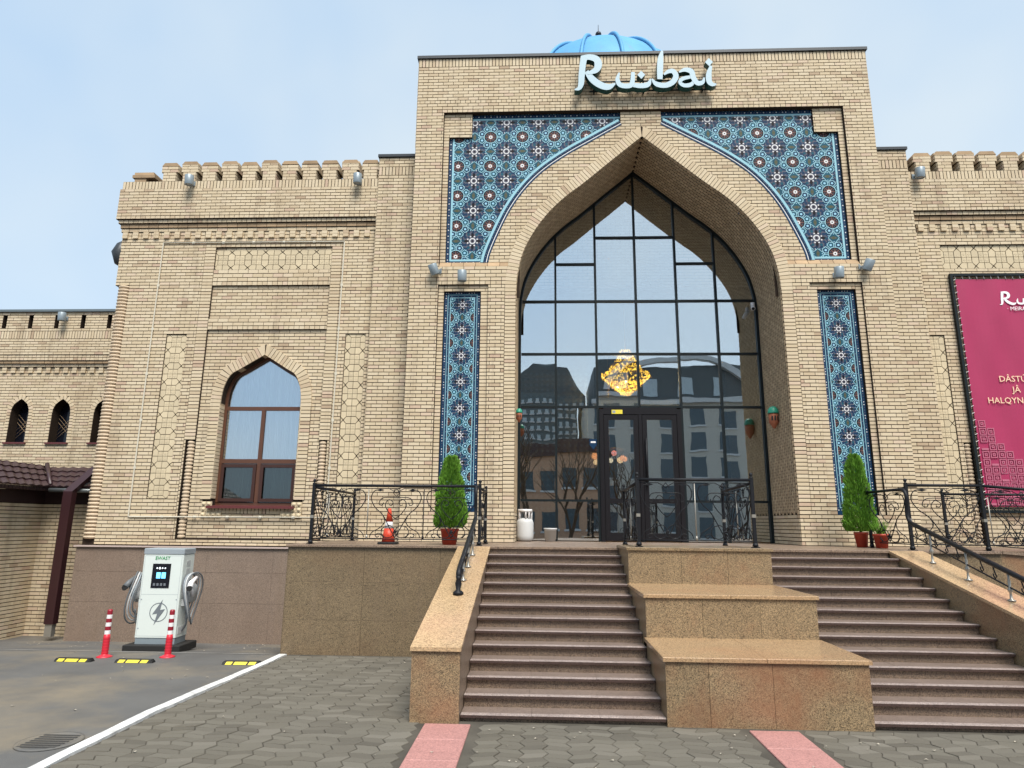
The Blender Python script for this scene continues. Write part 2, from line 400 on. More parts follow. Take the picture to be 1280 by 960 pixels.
for r in recs:
    if id(r) in near:
        o = bpy.data.objects.new('paver', None) if False else None
        key = (round((r[3][0][0] - r[1]) * 1e3), round((r[3][0][1] - r[2]) * 1e3), round((r[3][1][1] - r[2]) * 1e3))
        if key not in cache:
            t = MB(); paver_geo(t, r[3], r[1], r[2], 0, r[1], r[2]); cache[key] = t.mesh('paver', m_paver)
        link('paver', cache[key], pavement, loc=(r[1], r[2], gz(r[2])), rot=(random.gauss(0, .012), random.gauss(0, .012), random.gauss(0, .01)))
    else: paver_geo(stuff, r[3], r[1], r[2], gz(r[2]))
stuff.build('paver_field', m_paver, pavement, kind='stuff')
# painted kerb line between asphalt and pavers, pink granite bands
mb = MB(); ky = [-12 + .35 * k for k in range(28)]
for j in range(len(ky) - 1):
    wob = lambda y: .014 * math.sin(y * 1.3) + .006 * math.sin(y * 5.1)
    a, b = ky[j], ky[j + 1] - (.004 if j % 3 == 0 else 0)
    xl0, xl1 = -4.40 + wob(a), -4.40 + wob(b); z0, z1 = gz(a), gz(b)
    t, bt = .022, -.05
    P = [(xl0, a, z0 + t), (xl0 + .125 + .008 * math.sin(a * 9), a, z0 + t), (xl1 + .125 + .008 * math.sin(b * 9), b, z1 + t), (xl1, b, z1 + t)]
    Q = [(p[0], p[1], p[2] - .07) for p in P]
    mb.poly(P)
    for i in range(4): mb.poly([Q[i], Q[(i + 1) % 4], P[(i + 1) % 4], P[i]])
mb.build('kerb_line', m_white, kind='structure')
bay = MB(); [bay.poly([(x_, -2.36, gz(-2.36) - .006), (x_ + .4, -2.36, gz(-2.36) - .006), (x_ + .4, -2.28, gz(-2.28) - .006), (x_, -2.28, gz(-2.28) - .006)]) for x_ in [-11 + .4 * k for k in range(16)]]; bay.build('bay_line', m_worn, kind='structure')
band = MB(); band.fbox(FZ(0), -1.25, -.71, -12, -6.66, 0, .0085); band.fbox(FZ(0), 2.10, 2.78, -12, -6.66, 0, .0085)
band = band.build('granite_band', m_joint, kind='structure')
for x0, x1 in ((-1.22, -.73), (2.18, 2.69)):
    y = -6.67
    while y > -11.5:
        L = random.uniform(.5, .62); t = MB(); t.bbox(x0, x1, y - L + .006, y, .004, .026, .006)
        t.build('granite_slab', m_pink, band); y -= L
# sunken drain cover beside the kerb line
dr = thing('drain_cover', 'round dark drain cover sunk in the asphalt beside the white kerb line', 'drain cover', (-4.76, -7.42, -.004))
t = MB(); t.lathe((0, 0, 0), [(.29, -.008), (.29, .004), (.25, .006), (.245, .001), (.0, .001)], 40); t.build('rim', m_asph, dr)
t = MB()
for k in range(7): t.fbox(FZ(0), -.19, .19, -.20 + k * .06, -.17 + k * .06, .001, .006)
t.build('grating', mat('cast_iron', (.05, .048, .045), rough=.6, bump=.4), dr)
# scraps and dry leaves on the asphalt
t = MB()
for k in range(150):
    x, y = random.uniform(-10.5, -4.6), random.uniform(-7.5, .4)
    if random.random() < .5: y = random.uniform(-1.5, .4)
    z = gz(y) - .006; a = random.uniform(0, 6.28); s_ = random.uniform(.008, .03)
    t.poly([(x + s_ * math.cos(a + q), y + s_ * math.sin(a + q) * .6, z + (.010 if i % 2 else .002)) for i, q in enumerate((0, 1.6, 3.1, 4.7))])
for k in range(60):
    x, y = random.uniform(-4, 5), random.uniform(-8.2, -6.7)
    if x < -1.3: y = random.uniform(-8.2, -2.7)
    z = gz(y) + .026; a = random.uniform(0, 6.28); s_ = random.uniform(.008, .022)
    t.poly([(x + s_ * math.cos(a + q), y + s_ * math.sin(a + q) * .6, z + (.010 if i % 2 else .002)) for i, q in enumerate((0, 1.6, 3.1, 4.7))])
t.build('litter', mat('dry_leaf_scraps', (.36, .32, .26), rough=.9, var=.4, scale=9, island=.8), kind='stuff', label='dry leaf scraps and grit scattered over asphalt and pavers', cat='litter')

# ------------------------------------------------------------------ restaurant: brickwork
main = thing('restaurant_building', 'sand coloured brick restaurant with pointed arch glass portal, blue mosaics and blue dome', 'building', (CX, 0, ZT))
main_inv = Matrix.Translation(-Vector((CX, 0, ZT)))
def adopt(o, parent):                       # parent a world-space mesh to a thing that stands elsewhere
    o.parent = parent; o.matrix_parent_inverse = parent.matrix_world.inverted(); return o
bpy.context.view_layer.update()
def bpart(mb_, name, mats, parent=None, **kw):
    o = mb_.build(name, mats, None, **kw); o.parent = parent or main
    if parent is None: o.matrix_parent_inverse = main_inv
    return o

PROF = catmull([(2.98, 7.3), (2.955, 7.7), (2.84, 8.22), (2.6, 8.73), (2.26, 9.22), (1.86, 9.63), (1.4, 10.0), (.8, 10.52), (.4, 10.86), (0, 11.2)], 8)
def offset(P, d):
    out = []
    for i, p in enumerate(P):
        a = P[max(i - 1, 0)]; b = P[min(i + 1, len(P) - 1)]
        tx, tz = b[0] - a[0], b[1] - a[1]; L = math.hypot(tx, tz) or 1
        if i == 0: tx, tz, L = 0, 1, 1
        out.append((max(0, p[0] + d * tz / L), p[1] - d * tx / L))
    return out
def hwf(P):
    zs, xs_ = [p[1] for p in P], [p[0] for p in P]
    return lambda z: interp(z, zs, xs_) if z < zs[-1] else 0
RT = .275
hw_in = hwf(PROF); OUT = offset(PROF, RT); hw_out = hwf(OUT)
MOS = catmull([(3.7, 8.05), (3.63, 8.34), (3.41, 8.9), (3.15, 9.45), (2.8, 9.97), (2.37, 10.42), (1.8, 10.84), (1.2, 11.2), (.49, 11.62)], 5)
hw_mos = lambda z: .49 if z > 11.62 else interp(z, [p[1] for p in MOS], [p[0] for p in MOS])
def prof_z(dx):                             # height of the arch above a given distance from its centre
    dx = abs(dx); P = PROF[::-1]
    return interp(dx, [p[0] for p in P], [p[1] for p in P])

class Bricks:
    def __init__(s): s.full, s.rest = [], MB()
def field(B, bk, fr, spans, v0, v1, L=.25, h=H, off=0.0, proud=.011, mode='run', joint=.0175, ends=.12, mi=0, headrows=()):
    n = max(1, round((v1 - v0) / h)); hh = (v1 - v0) / n
    for i in range(n):
        va, vb = v0 + i * hh, v0 + (i + 1) * hh
        sp = spans(va, vb) if callable(spans) else spans
        for (a, b) in sp:
            if b - a < .03: continue
            if bk is not None:
                bk.fbox(fr, a, b, va - .0005, vb + .0005, -ends, 0)
            if mode == 'stack': cuts = [a, b]
            else:
                l_ = .125 if (mode == 'head' or i in headrows) else L
                st = off + (i % 2) * l_ / 2 if mode == 'run' else off
                k = math.floor((a - st) / l_); cuts = [a]
                x = st + (k + 1) * l_
                while x < b - 1e-6:
                    if x - a > .035 and b - x > .035: cuts.append(x)
                    x += l_
                cuts.append(b)
            for q in range(len(cuts) - 1):
                add_brick(B, fr, cuts[q] + joint * .33, cuts[q + 1] - joint * .33, va + joint / 2, vb - joint / 2, proud, mi)
def add_brick(B, fr, u0, u1, v0, v1, proud, mi=0):
    if u1 - u0 < .015: return
    pr = proud + random.uniform(-.0025, .0025)
    if abs(u1 - u0 - .23845) < .002 and abs(v1 - v0 - (H - .0175)) < .0025 and mi == 0 and abs(fr.W.y + 1) < .01:
        B.full.append((fr, u0, u1, v0, v1, pr)); return
    B.rest.fbox(fr, u0, u1, v0, v1, -.03, pr, mi)
def soldiers(B, bk, fr, spans, v0, v1, l=.083, proud=.011, joint=.0175, ends=.12):
    for (a, b) in spans:
        if bk is not None: bk.fbox(fr, a, b, v0, v1, -ends, 0)
        n = max(1, round((b - a) / l)); ll = (b - a) / n
        for i in range(n): add_brick(B, fr, a + i * ll + joint / 2, a + (i + 1) * ll - joint / 2, v0 + joint / 2, v1 - joint / 2, proud)
def finish(B, parent, inv, m_b=None):
    m_b = m_b or m_brick
    cand = []
    for r in B.full:
        fr, u0, u1, v0, v1, pr = r
        p = fr.pt((u0 + u1) / 2, (v0 + v1) / 2); cand.append((depth(p) if inview(p, 0) else 1e6 + depth(p), r))
    cand.sort(key=lambda t: t[0])
    if cand:
        t = MB(); t.fbox(FY(0), -.1192, .1192, -(H - .0175) / 2, (H - .0175) / 2, -.03, 0); me = t.mesh('brick', m_b)
    for k, (d, r) in enumerate(cand):
        fr, u0, u1, v0, v1, pr = r
        if k < 300 and d < 1e6:
            o = bpy.data.objects.new('brick', me); col.objects.link(o); o.parent = parent; o.matrix_parent_inverse = inv
            o.location = fr.pt((u0 + u1) / 2, (v0 + v1) / 2, pr)
        else: B.rest.fbox(fr, u0, u1, v0, v1, -.03, pr)
    o = B.rest.build('brickwork', [m_b, m_brown], None, kind='stuff'); o.parent = parent; o.matrix_parent_inverse = inv

B = Bricks()
XL, XR, TOP = CX - 5.44, CX + 5.44, 13.45
xl, xr = CX - 4.77, CX + 4.77               # recessed panel inside the frame
pw = MB()
fA, fB, fC = FY(0.0), FY(.08), FY(.05)
def spA(va, vb):
    v = (va + vb) / 2
    if v > 11.92: return [(XL, XR)]
    if v > 7.93: return [(XL, xl), (xr, XR)]
    if v > 7.48: return [(XL, CX - hw_out(va) + .03), (CX + hw_out(va) - .03, XR)]
    if v > 2.36: return [(XL, xl), (CX - 3.62, CX - 3.235), (CX + 3.235, CX + 3.62), (xr, XR)]
    return [(XL, CX - 2.98), (CX + 2.98, XR)]
field(B, pw, fA, spA, ZT, 2.36, off=XL); field(B, pw, fA, spA, 2.36, 7.48, off=XL)
field(B, pw, fA, spA, 7.48, 7.93, off=XL, headrows=(0,)); field(B, pw, fA, spA, 7.93, 11.92, off=XL)
field(B, pw, fA, spA, 11.92, 13.19, off=XL, headrows=(0, 3))
soldiers(B, pw, fA, [(XL, XR)], 13.19, 13.42)
def spB(va, vb):
    v = (va + vb) / 2; hm = min(hw_mos(va), hw_mos(vb)); ho = max(0, hw_out(v) - .14)
    side = [(xl, CX - 4.635), (CX + 4.635, xr)] if v < 11.29 else [(xl, CX - 4.08), (CX + 4.08, xr)]
    mid = [(CX - hm, CX + hm)] if ho < .25 else [(CX - hm, CX - ho), (CX + ho, CX + hm)]
    return side + mid
field(B, pw, fB, spB, 8.05, 11.29, off=XL + .06, ends=.2); field(B, pw, fB, spB, 11.29, 11.92, off=XL + .06, ends=.2)
for s in (-1, 1):                            # stacked frames round the two mosaic strips
    e = lambda a, b: [(CX + s * a, CX + s * b)] if s > 0 else [(CX - b, CX - a)]
    field(B, pw, fC, e(4.635, 4.77), 2.36, 7.48, mode='stack'); field(B, pw, fC, e(3.62, 3.79), 2.36, 7.33, mode='stack')
    field(B, pw, fC, e(3.62, 4.635), 7.33, 7.48, h=.075)
    # sloping ledge of brown bricks at the springing
    x0, x1 = e(3.08, 4.77)[0]; n = int((x1 - x0) / .25); d = (x1 - x0) / n
    for i in range(n):
        a, b = x0 + i * d + .005, x0 + (i + 1) * d - .005
        for v in ((7.935, 0, 8.055, .08),):
            B.rest.poly([(a, -.005, v[0]), (b, -.005, v[0]), (b, v[3], v[2]), (a, v[3], v[2])], 1)
            B.rest.poly([(a, -.005, 7.92), (b, -.005, 7.92), (b, -.005, 7.935), (a, -.005, 7.935)], 1)
    pw.poly([(x0, 0, 7.93), (x1, 0, 7.93), (x1, .085, 8.05), (x0, .085, 8.05)])
# ring of radial bricks round the arch and up the jambs
def ring(B, bk, P, cx, y0, proud, z_start, t, yb=.12, step=H):
    fr = FY(y0)
    n = int((P[0][1] - z_start) / step)
    if n > 0:
        st = (P[0][1] - z_start) / n
        for s in (-1, 1):
            a, b = (cx + P[0][0], cx + P[0][0] + t) if s > 0 else (cx - P[0][0] - t, cx - P[0][0])
            field(B, bk, fr, [(a, b)], z_start, P[0][1], mode='stack', proud=proud, h=st, ends=yb)
    # resample by arc length
    S = [0]
    for i in range(1, len(P)): S.append(S[-1] + math.hypot(P[i][0] - P[i - 1][0], P[i][1] - P[i - 1][1]))
    m_ = max(4, int(S[-1] / step)); O = offset(P, t)
    def at(Q, s_): return (interp(s_, S, [q[0] for q in Q]), interp(s_, S, [q[1] for q in Q]))
    O[-1] = (0, P[-1][1] + t * 1.05)
    for i in range(m_):
        s0, s1 = S[-1] * i / m_, S[-1] * (i + 1) / m_; g = .006
        for s in (-1, 1):
            q = [at(P, s0 + g), at(P, s1 - g), at(O, s1 - g), at(O, s0 + g)]
            q = [(cx + s * p[0], p[1]) for p in q]
            B.rest.prism(fr, q, -.03, proud + random.uniform(-.002, .002))
            if bk is not None:
                q = [at(P, s0), at(P, s1), at(O, s1), at(O, s0)]; q = [(cx + s * p[0], p[1]) for p in q]
                bk.prism(fr, q, -yb, 0)
ring(B, pw, PROF, CX, 0.0, .018, 2.36, RT - .02)
# lining of the deep reveal: flush courses low down, net of pointed pieces above
so_ = MB()
YD = 1.62
def lin(s, z):                               # jamb and arch as a run of (x, z, nx, nz)
    pass
RUN = [(2.98, 2.36)] + [(2.98, 2.36 + (7.3 - 2.36) * i / 24) for i in range(1, 24)] + PROF
RS = [0]
for i in range(1, len(RUN)): RS.append(RS[-1] + math.hypot(RUN[i][0] - RUN[i - 1][0], RUN[i][1] - RUN[i - 1][1]))
RN = []
for i in range(len(RUN)):
    a, b = RUN[max(i - 1, 0)], RUN[min(i + 1, len(RUN) - 1)]; L = math.hypot(b[0] - a[0], b[1] - a[1]); RN.append((-(b[1] - a[1]) / L, (b[0] - a[0]) / L))
def rp_(s, y, sd, d=0.0):
    x = interp(s, RS, [p[0] for p in RUN]); z = interp(s, RS, [p[1] for p in RUN])
    nx = interp(s, RS, [p[0] for p in RN]); nz = interp(s, RS, [p[1] for p in RN])
    return (CX + sd * max(0, x + nx * d), y, z + nz * d)
for sd in (-1, 1):
    for i in range(len(RUN) - 1):
        so_.poly([rp_(RS[i], .0, sd), rp_(RS[i], YD, sd), rp_(RS[i + 1], YD, sd), rp_(RS[i + 1], .0, sd)][::sd], 0)
    a_, b_ = .088, .054; j = 0; y = .045
    while y < YD + .02:
        s_ = .04 + (a_ * .75 if j % 2 else 0) * 1.0
        while s_ < RS[-1] - .02:
            gq = .88; hexp = [(-a_, 0), (-a_ * .5, -b_), (a_ * .5, -b_), (a_, 0), (a_ * .5, b_), (-a_ * .5, b_)]
            tp = []; bt = []
            for (ds, dy) in hexp:
                ss = min(max(s_ + ds * .86, 0), RS[-1]); y2 = min(max(y + dy * .79, .0), YD)
                tp.append(rp_(ss, y2, sd, .010)); bt.append(rp_(ss, y2, sd, 0))
            if sd < 0: tp.reverse(); bt.reverse()
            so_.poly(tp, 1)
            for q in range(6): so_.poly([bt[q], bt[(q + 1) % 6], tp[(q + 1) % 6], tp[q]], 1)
            s_ += a_ * 1.5 * 1.0
        y += b_ * 1.0 * 2 * .5 * 1.0 + b_; j += 1
    fr = F((CX + sd * 2.98, 0, 0), (0, 1, 0), (0, 0, 1), (-sd, 0, 0)) if sd < 0 else F((CX + 2.98, 0, 0), (0, -1, 0), (0, 0, 1), (-1, 0, 0))
    sp = [(0, YD)] if sd < 0 else [(-YD, 0)]
    field(B, so_, fr, sp, ZT, 2.36, proud=.008)
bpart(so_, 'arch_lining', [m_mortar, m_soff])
# mass of the portal block
def mass(mb_, x0, x1, y0, y1, z0, z1):
    mb_.poly([(x0, y1, z0), (x0, y0, z0), (x0, y0, z1), (x0, y1, z1)]); mb_.poly([(x1, y0, z0), (x1, y1, z0), (x1, y1, z1), (x1, y0, z1)])
    mb_.poly([(x0, y0, z1), (x1, y0, z1), (x1, y1, z1), (x0, y1, z1)]); mb_.poly([(x1, y1, z0), (x0, y1, z0), (x0, y1, z1), (x1, y1, z1)])
mass(pw, XL, XR, .0, 13.5, .3, 13.41)
pw.poly([(XL + .05, .145, 7.2), (CX - 2.9, .145, 7.2), (CX - 2.9, .145, 8.06), (XL + .05, .145, 8.06)]); pw.poly([(CX + 2.9, .145, 7.2), (XR - .05, .145, 7.2), (XR - .05, .145, 8.06), (CX + 2.9, .145, 8.06)])
for side, nm in ((-1, 0), (1, 1)):           # side returns of the portal block, coursed
    fr = F((XL, 0, 0), (0, -1, 0), (0, 0, 1), (-1, 0, 0)) if side < 0 else FX(XR)
    sp = [(-1.5, 0)] if side < 0 else [(0, 1.5)]
    field(B, None, fr, sp, 11.0, 13.41)
bpart(pw, 'portal_wall', m_mortar)
t = MB(); t.box(XL - .04, XR + .04, -.05, 13.55, 13.425, 13.50); bpart(t, 'coping', m_cap)

# flanking pylons
for x0, x1, sd in ((CX - 6.42, XL + .02, -1), (XR - .02, CX + 6.36, 1)):
    t = MB(); fr = FY(.45)
    field(B, t, fr, [(x0, x1)], ZT - .12, 10.52, off=x0); soldiers(B, t, fr, [(x0, x1)], 10.52, 10.75); field(B, t, fr, [(x0, x1)], 10.75, 11.0, off=x0)
    mass(t, x0, x1, .45, 6, .2, 11.0)
    fr2 = F((x0, .45, 0), (0, -1, 0), (0, 0, 1), (-1, 0, 0)) if sd < 0 else FX(x1, .45)
    field(B, None, fr2, [(-.3, 0)] if sd < 0 else [(0, .3)], ZT - .12, 11.0)
    bpart(t, 'pylon', m_mortar)
    t = MB(); t.box(x0 - .03, x1 + .03, .40, 6, 11.01, 11.08); bpart(t, 'coping', m_cap)

# wings
def merlon(x, z0=10.49, zt=11.03):
    t = MB(); y0, y1 = .55, .98
    w1, w2 = .165, .212
    P = [(-w1, z0), (w1, z0), (w1, z0 + .26), (w2, z0 + .31), (w2, zt - .07), (w2 - .06, zt), (-w2 + .06, zt), (-w2, zt - .07), (-w2, z0 + .31), (-w1, z0 + .26)]
    fr = F((x, y0, 0), (1, 0, 0), (0, 0, 1), (0, -1, 0))
    t.prism(fr, P, -(y1 - y0), 0, 0, back=True)
    zc = z0; i = 0
    while zc < zt - .10:
        hwid = w1 if zc < z0 + .24 else w2; n = 2
        off = .0 if i % 2 else .06
        for a, b in ((-hwid, -off), (-off, hwid)):
            t.fbox(fr, a + .005, b - .005, zc + .006, zc + .076, -.02, .011, 1)
        for sx in (-1, 1):
            f2 = F((x + sx * hwid, y0, 0), (0, sx, 0), (0, 0, 1), (sx, 0, 0))
            u = (.0, .43) if sx > 0 else (-.43, 0.0); m_ = (u[0] + u[1]) / 2 + (.06 if i % 2 else -.06)
            for a, b in ((u[0], m_), (m_, u[1])): t.fbox(f2, a + .005, b - .005, zc + .006, zc + .076, -.02, .009, 1)
        zc += H; i += 1
    t.prism(fr, [(-w2 - .005, zt - .078), (w2 + .005, zt - .078), (w2 - .055, zt + .012), (-w2 + .055, zt + .012)], -(y1 - y0) - .004, .013, 2, back=True)
    bpart(t, 'merlon', [m_mortar, m_brick, m_brown])
W0 = .65
def cornice(B, bk, x0, x1, dz=0.0, y=W0):
    f1 = FY(y - .14); field(B, bk, f1, [(x0, x1)], 9.455 + dz, 10.27 + dz, off=x0, ends=.3, headrows=(0,)); soldiers(B, bk, FY(y - .11), [(x0 + .03, x1)], 10.27 + dz, 10.49 + dz, ends=.4)
    field(B, bk, FY(y - .09), [(x0 + .04, x1)], 9.36 + dz, 9.455 + dz, mode='head', ends=.2, h=.09)
    field(B, bk, FY(y - .045), [(x0 + .08, x1)], 9.25 + dz, 9.36 + dz, ends=.2, h=.11, mi=1)
    field(B, bk, FY(y - .02), [(x0 + .1, x1)], 9.155 + dz, 9.25 + dz, ends=.2, h=.095)
    field(B, bk, FY(y), [(x0 + .14, x1)], 8.97 + dz, 9.155 + dz, mode='head', off=.07, ends=.1, h=.0925)
    x = x0 + .16
    while x < x1 - .1:
        for k in range(2):
            add_brick(B, FY(y - .033), x, x + .13, 8.985 + dz + k * .083, 9.06 + dz + k * .083, .022)
        x += .265
def relief(name, x0, x1, z0, z1, y, horizontal=False):
    t = MB(); t.fbox(FY(y), x0, x1, z0, z1, -.1, 0, 0)
    W_, N = ((x1 - x0), (z1 - z0)) if not horizontal else ((z1 - z0), (x1 - x0))
    n = round(N / .40); U = N / n; s_ = W_ / .49
    tiles = [[(-.115, -.115), (0, -.115), (0, 0), (-.115, 0)], [(0, -.115), (.115, -.115), (.115, 0), (0, 0)], [(-.115, 0), (0, 0), (0, .115), (-.115, .115)], [(0, 0), (.115, 0), (.115, .115), (0, .115)],
             [(-.245, 0), (-.115, 0), (-.115, .12), (-.185, .19), (-.245, .135)], [(-.245, 0), (-.245, -.135), (-.185, -.19), (-.115, -.12), (-.115, 0)],
             [(.245, 0), (.245, .135), (.185, .19), (.115, .12), (.115, 0)], [(.245, 0), (.115, 0), (.115, -.12), (.185, -.19), (.245, -.135)],
             [(0, .12), (0, .28), (-.115, .28), (-.18, .2), (-.115, .12)], [(0, .12), (.115, .12), (.18, .2), (.115, .28), (0, .28)],
             [(-.245, .145), (-.195, .2), (-.245, .255)], [(.245, .145), (.245, .255), (.195, .2)]]
    for k in range(n + 1):
        for ti, T in enumerate(tiles):
            if k == n and ti not in (8, 9, 10, 11): continue
            off = (k + .5) * U if k < n else -.5 * U
            P = [(p[0] * s_ * (x1 - x0 if not horizontal else z1 - z0) / W_, off + p[1] * U / .40) for p in T]
            P = [(p[0], min(max(p[1], .012), N - .012)) for p in P]
            ys_ = [p[1] for p in P]
            if max(ys_) - min(ys_) < .03: continue
            gx = sum(p[0] for p in P) / len(P); gy = sum(p[1] for p in P) / len(P)
            g = .925
            P = [(gx + (p[0] - gx) * g, gy + (p[1] - gy) * g) for p in P]
            Q = [(gx + (p[0] - gx) * .80, gy + (p[1] - gy) * .82) for p in P]
            cxm, czm = (x0 + x1) / 2, (z0 + z1) / 2
            tf = (lambda p: (cxm + p[0], z0 + p[1])) if not horizontal else (lambda p: (x0 + p[1], czm + p[0]))
            P2, Q2 = [tf(p) for p in P], [tf(p) for p in Q]
            if horizontal: P2.reverse(); Q2.reverse()
            fr = FY(y); m_ = len(P2); nb = len(t.v)
            a2 = sum(P2[i][0] * P2[(i + 1) % m_][1] - P2[(i + 1) % m_][0] * P2[i][1] for i in range(m_))
            if a2 < 0: P2.reverse(); Q2.reverse()
            t.v.extend([tuple(fr.pt(p[0], p[1], 0)) for p in P2]); t.v.extend([tuple(fr.pt(p[0], p[1], .014)) for p in P2])
            for i in range(m_):
                j = (i + 1) % m_; t.face((nb + i, nb + j, nb + m_ + j, nb + m_ + i), 1)
            t.face([nb + m_ + i for i in range(m_)], 1)
            if ti < 4:
                for i in range(4):
                    d_ = .02; px, pz = gx, gy; q = tf((gx, gy)); t.fbox(FY(y), q[0] - .008, q[0] + .008, q[1] - .03, q[1] + .03, .0145, .017, 1); t.fbox(FY(y), q[0] - .03, q[0] + .03, q[1] - .008, q[1] + .008, .0145, .0172, 1); break
    bpart(t, 'relief_panel', [m_mortar, m_clay])
def rings(name, x, y, r, z0, z1, n=14):
    t = MB(); k = round((z1 - z0) / H); h = (z1 - z0) / k; pr = []
    for i in range(k):
        z = z0 + i * h; pr += [(r * .70, z), (r * .93, z + h * .2), (r, z + h * .48), (r * .95, z + h * .74), (r * .70, z + h * .92)]
    t.lathe((x, y, 0), pr, n); bpart(t, name, m_round)

# arched window of the left wing
WX = -6.53
WP = catmull([(.955, 4.75), (.945, 5.0), (.90, 5.25), (.77, 5.52), (.55, 5.66), (.28, 5.83), (0, 6.0)], 5)
whw_in = hwf(WP); whw_out = hwf(offset(WP, .25))
lw = MB(); fW = FY(W0); fR = FY(W0 + .05)
XA, XB = -10.06, -3.93
def spL(va, vb):
    v = (va + vb) / 2; a = XA if v < 7.76 else -10.42
    cuts = []
    if v > 1.71: cuts.append((-8.25, -4.83))
    if 2.60 < v < 6.51: cuts += [(-8.97, -8.48), (-4.61, -4.13)]
    out_, x = [], a
    for c in sorted(cuts):
        if c[0] > x: out_.append((x, c[0]))
        x = max(x, c[1])
    out_.append((x, XB)); return out_
Z0 = 1.58
field(B, lw, fW, [(XA, XB)], Z0, 1.71, off=XA, h=.065); 
for a, b in ((1.71, 2.60), (2.60, 6.51), (6.51, 7.76), (7.76, 8.97)): field(B, lw, fW, spL, a, b, off=XA)
for s in ((-8.25, -7.99), (-5.08, -4.83)):
    field(B, lw, fW, [s], 3.96, 8.74, mode='stack', proud=.016)
    for a, b in (((s[0], -8.205), (-7.985, s[1])) if s[0] < -6 else ((s[0], -5.095), (-4.885, s[1]))):
        if b - a > .03: field(B, lw, fW, [(a, b)], 1.71, 3.96, mode='stack')
c0, c1 = -7.99, -5.08
for a_, b_ in ((c0 - .3, c0 + .1), (c1 - .1, c1 + .3)): lw.fbox(FY(W0 + .12), a_, b_, 1.68, 8.99, -.05, 0)
field(B, lw, fW, [(-8.25, -4.83)], 8.74, 8.97, headrows=(0,))
field(B, lw, fR, [(c0, c1)], 8.66, 8.74)
field(B, lw, fW, [(c0, c1)], 7.74, 8.15, h=.1, headrows=(0,)); field(B, lw, fR, [(c0, c1)], 6.9, 7.74, off=c0)
field(B, lw, fW, [(c0, c1)], 6.62, 6.9, headrows=(0, ), h=.093)
def spW(va, vb):
    v = (va + vb) / 2
    if v < 2.36: return [(c0, c1)]
    o_ = max(0, (min(whw_out(va), whw_out(vb)) if v > 4.75 else 1.205) - .05)
    if v > 6.25: return [(c0, c1)]
    return [(c0, WX - o_), (WX + o_, c1)]
field(B, lw, fR, spW, Z0 + .13, 2.36, off=c0); field(B, lw, fR, spW, 2.36, 4.75, off=c0); field(B, lw, fR, spW, 4.75, 6.62, off=c0)
ring(B, lw, WP, WX, W0 + .03, .02, 2.60, .25, yb=.3)
soldiers(B, lw, FY(W0 + .04), [(WX - .93, WX + .93)], 2.28, 2.43)
for sx in (-1, 1):                            # flower-moulded corner blocks under the sill ends
    for (u, v) in ((.98, 2.50), (1.10, 2.50), (.98, 2.38), (1.10, 2.38), (.98, 2.26), (1.10, 2.26), (.86, 2.26), (.74, 2.26)):
        fl = MB(); fl.fbox(FY(W0 + .03), WX + sx * u - .055, WX + sx * u + .055, v - .055, v + .055, -.02, .02)
        fl.lathe((WX + sx * u, W0 + .01, v), [(.045, 0), (.04, -.014), (.018, -.016), (.012, -.026), (0, -.028)], 8, axis='y'); bpart(fl, 'moulded_block', m_clay)
cornice(B, lw, -10.55, XB)
mass(lw, -10.36, XB, .72, 9.5, .0, 10.48)
lw.poly([(-10.36, .68, 0), (XB, .68, 0), (XB, .68, 1.75), (-10.36, .68, 1.75)])
# left return of the wing
frl = F((-10.36, .72, 0), (0, -1, 0), (0, 0, 1), (-1, 0, 0)); field(B, None, frl, [(-3.3, 0)], 1.58, 10.4)
bpart(lw, 'wing_wall', m_mortar)
relief('r', -8.97, -8.48, 2.60, 6.51, W0 + .03); relief('r', -4.61, -4.13, 2.36, 6.51, W0 + .03)
relief('r', -8.02, -5.06, 8.15, 8.68, W0 + .045, True)
rings('corner_column', -10.2, W0 + .09, .17, 1.70, 7.76); rings('slender_column', -8.095, W0 + .06, .088, 1.73, 3.94); rings('slender_column', -4.99, W0 + .06, .088, 1.73, 3.94)
x = -9.35
while x < -4.2: merlon(x, zt=10.98 + random.uniform(0, .05)); x += .513
t = MB(); t.box(-10.28, -9.98, .6, 1.0, 10.49, 10.62); t.box(-10.33, -9.75, .57, 1.05, 10.62, 10.70); t.box(-10.30, -9.80, .60, 1.03, 10.70, 10.78); bpart(t, 'merlon', m_brown)

# right wing, mirrored, running on past the picture
rw = MB(); RX0, RX1 = CX + 6.34, 17.0
def spR(va, vb):
    v = (va + vb) / 2
    cuts = []
    if 8.05 < v < 8.64: cuts.append((9.43, 12.6))
    if 2.36 < v < 6.43: cuts.append((8.78, 9.25))
    if 1.72 < v < 3.96: cuts.append((9.36, 9.54))
    out_, x = [], RX0
    for c in cuts:
        out_.append((x, c[0])); x = c[1]
    out_.append((x, RX1)); return out_
for a, b in ((Z0, 2.36), (2.36, 3.96), (3.96, 6.43), (6.43, 8.05), (8.05, 8.64), (8.64, 8.97)): field(B, rw, fW, spR, a, b, off=.07)
rw.fbox(FY(W0 + .12), RX0, RX1, 1.6, 8.9, -.05, 0)
cornice(B, rw, CX + 6.36, RX1); mass(rw, RX0, RX1, .72, 9.5, .0, 10.48); bpart(rw, 'wing_wall', m_mortar)
relief('r', 8.78, 9.25, 2.36, 6.43, W0 + .03); relief('r', 9.43, 12.6, 8.05, 8.64, W0 + .045, True)
rings('slender_column', 9.45, W0 + .06, .08, 1.73, 3.94)
x = 9.22
while x < 16.5: merlon(x, zt=10.96 + random.uniform(0, .05)); x += .513
finish(B, main, main_inv)

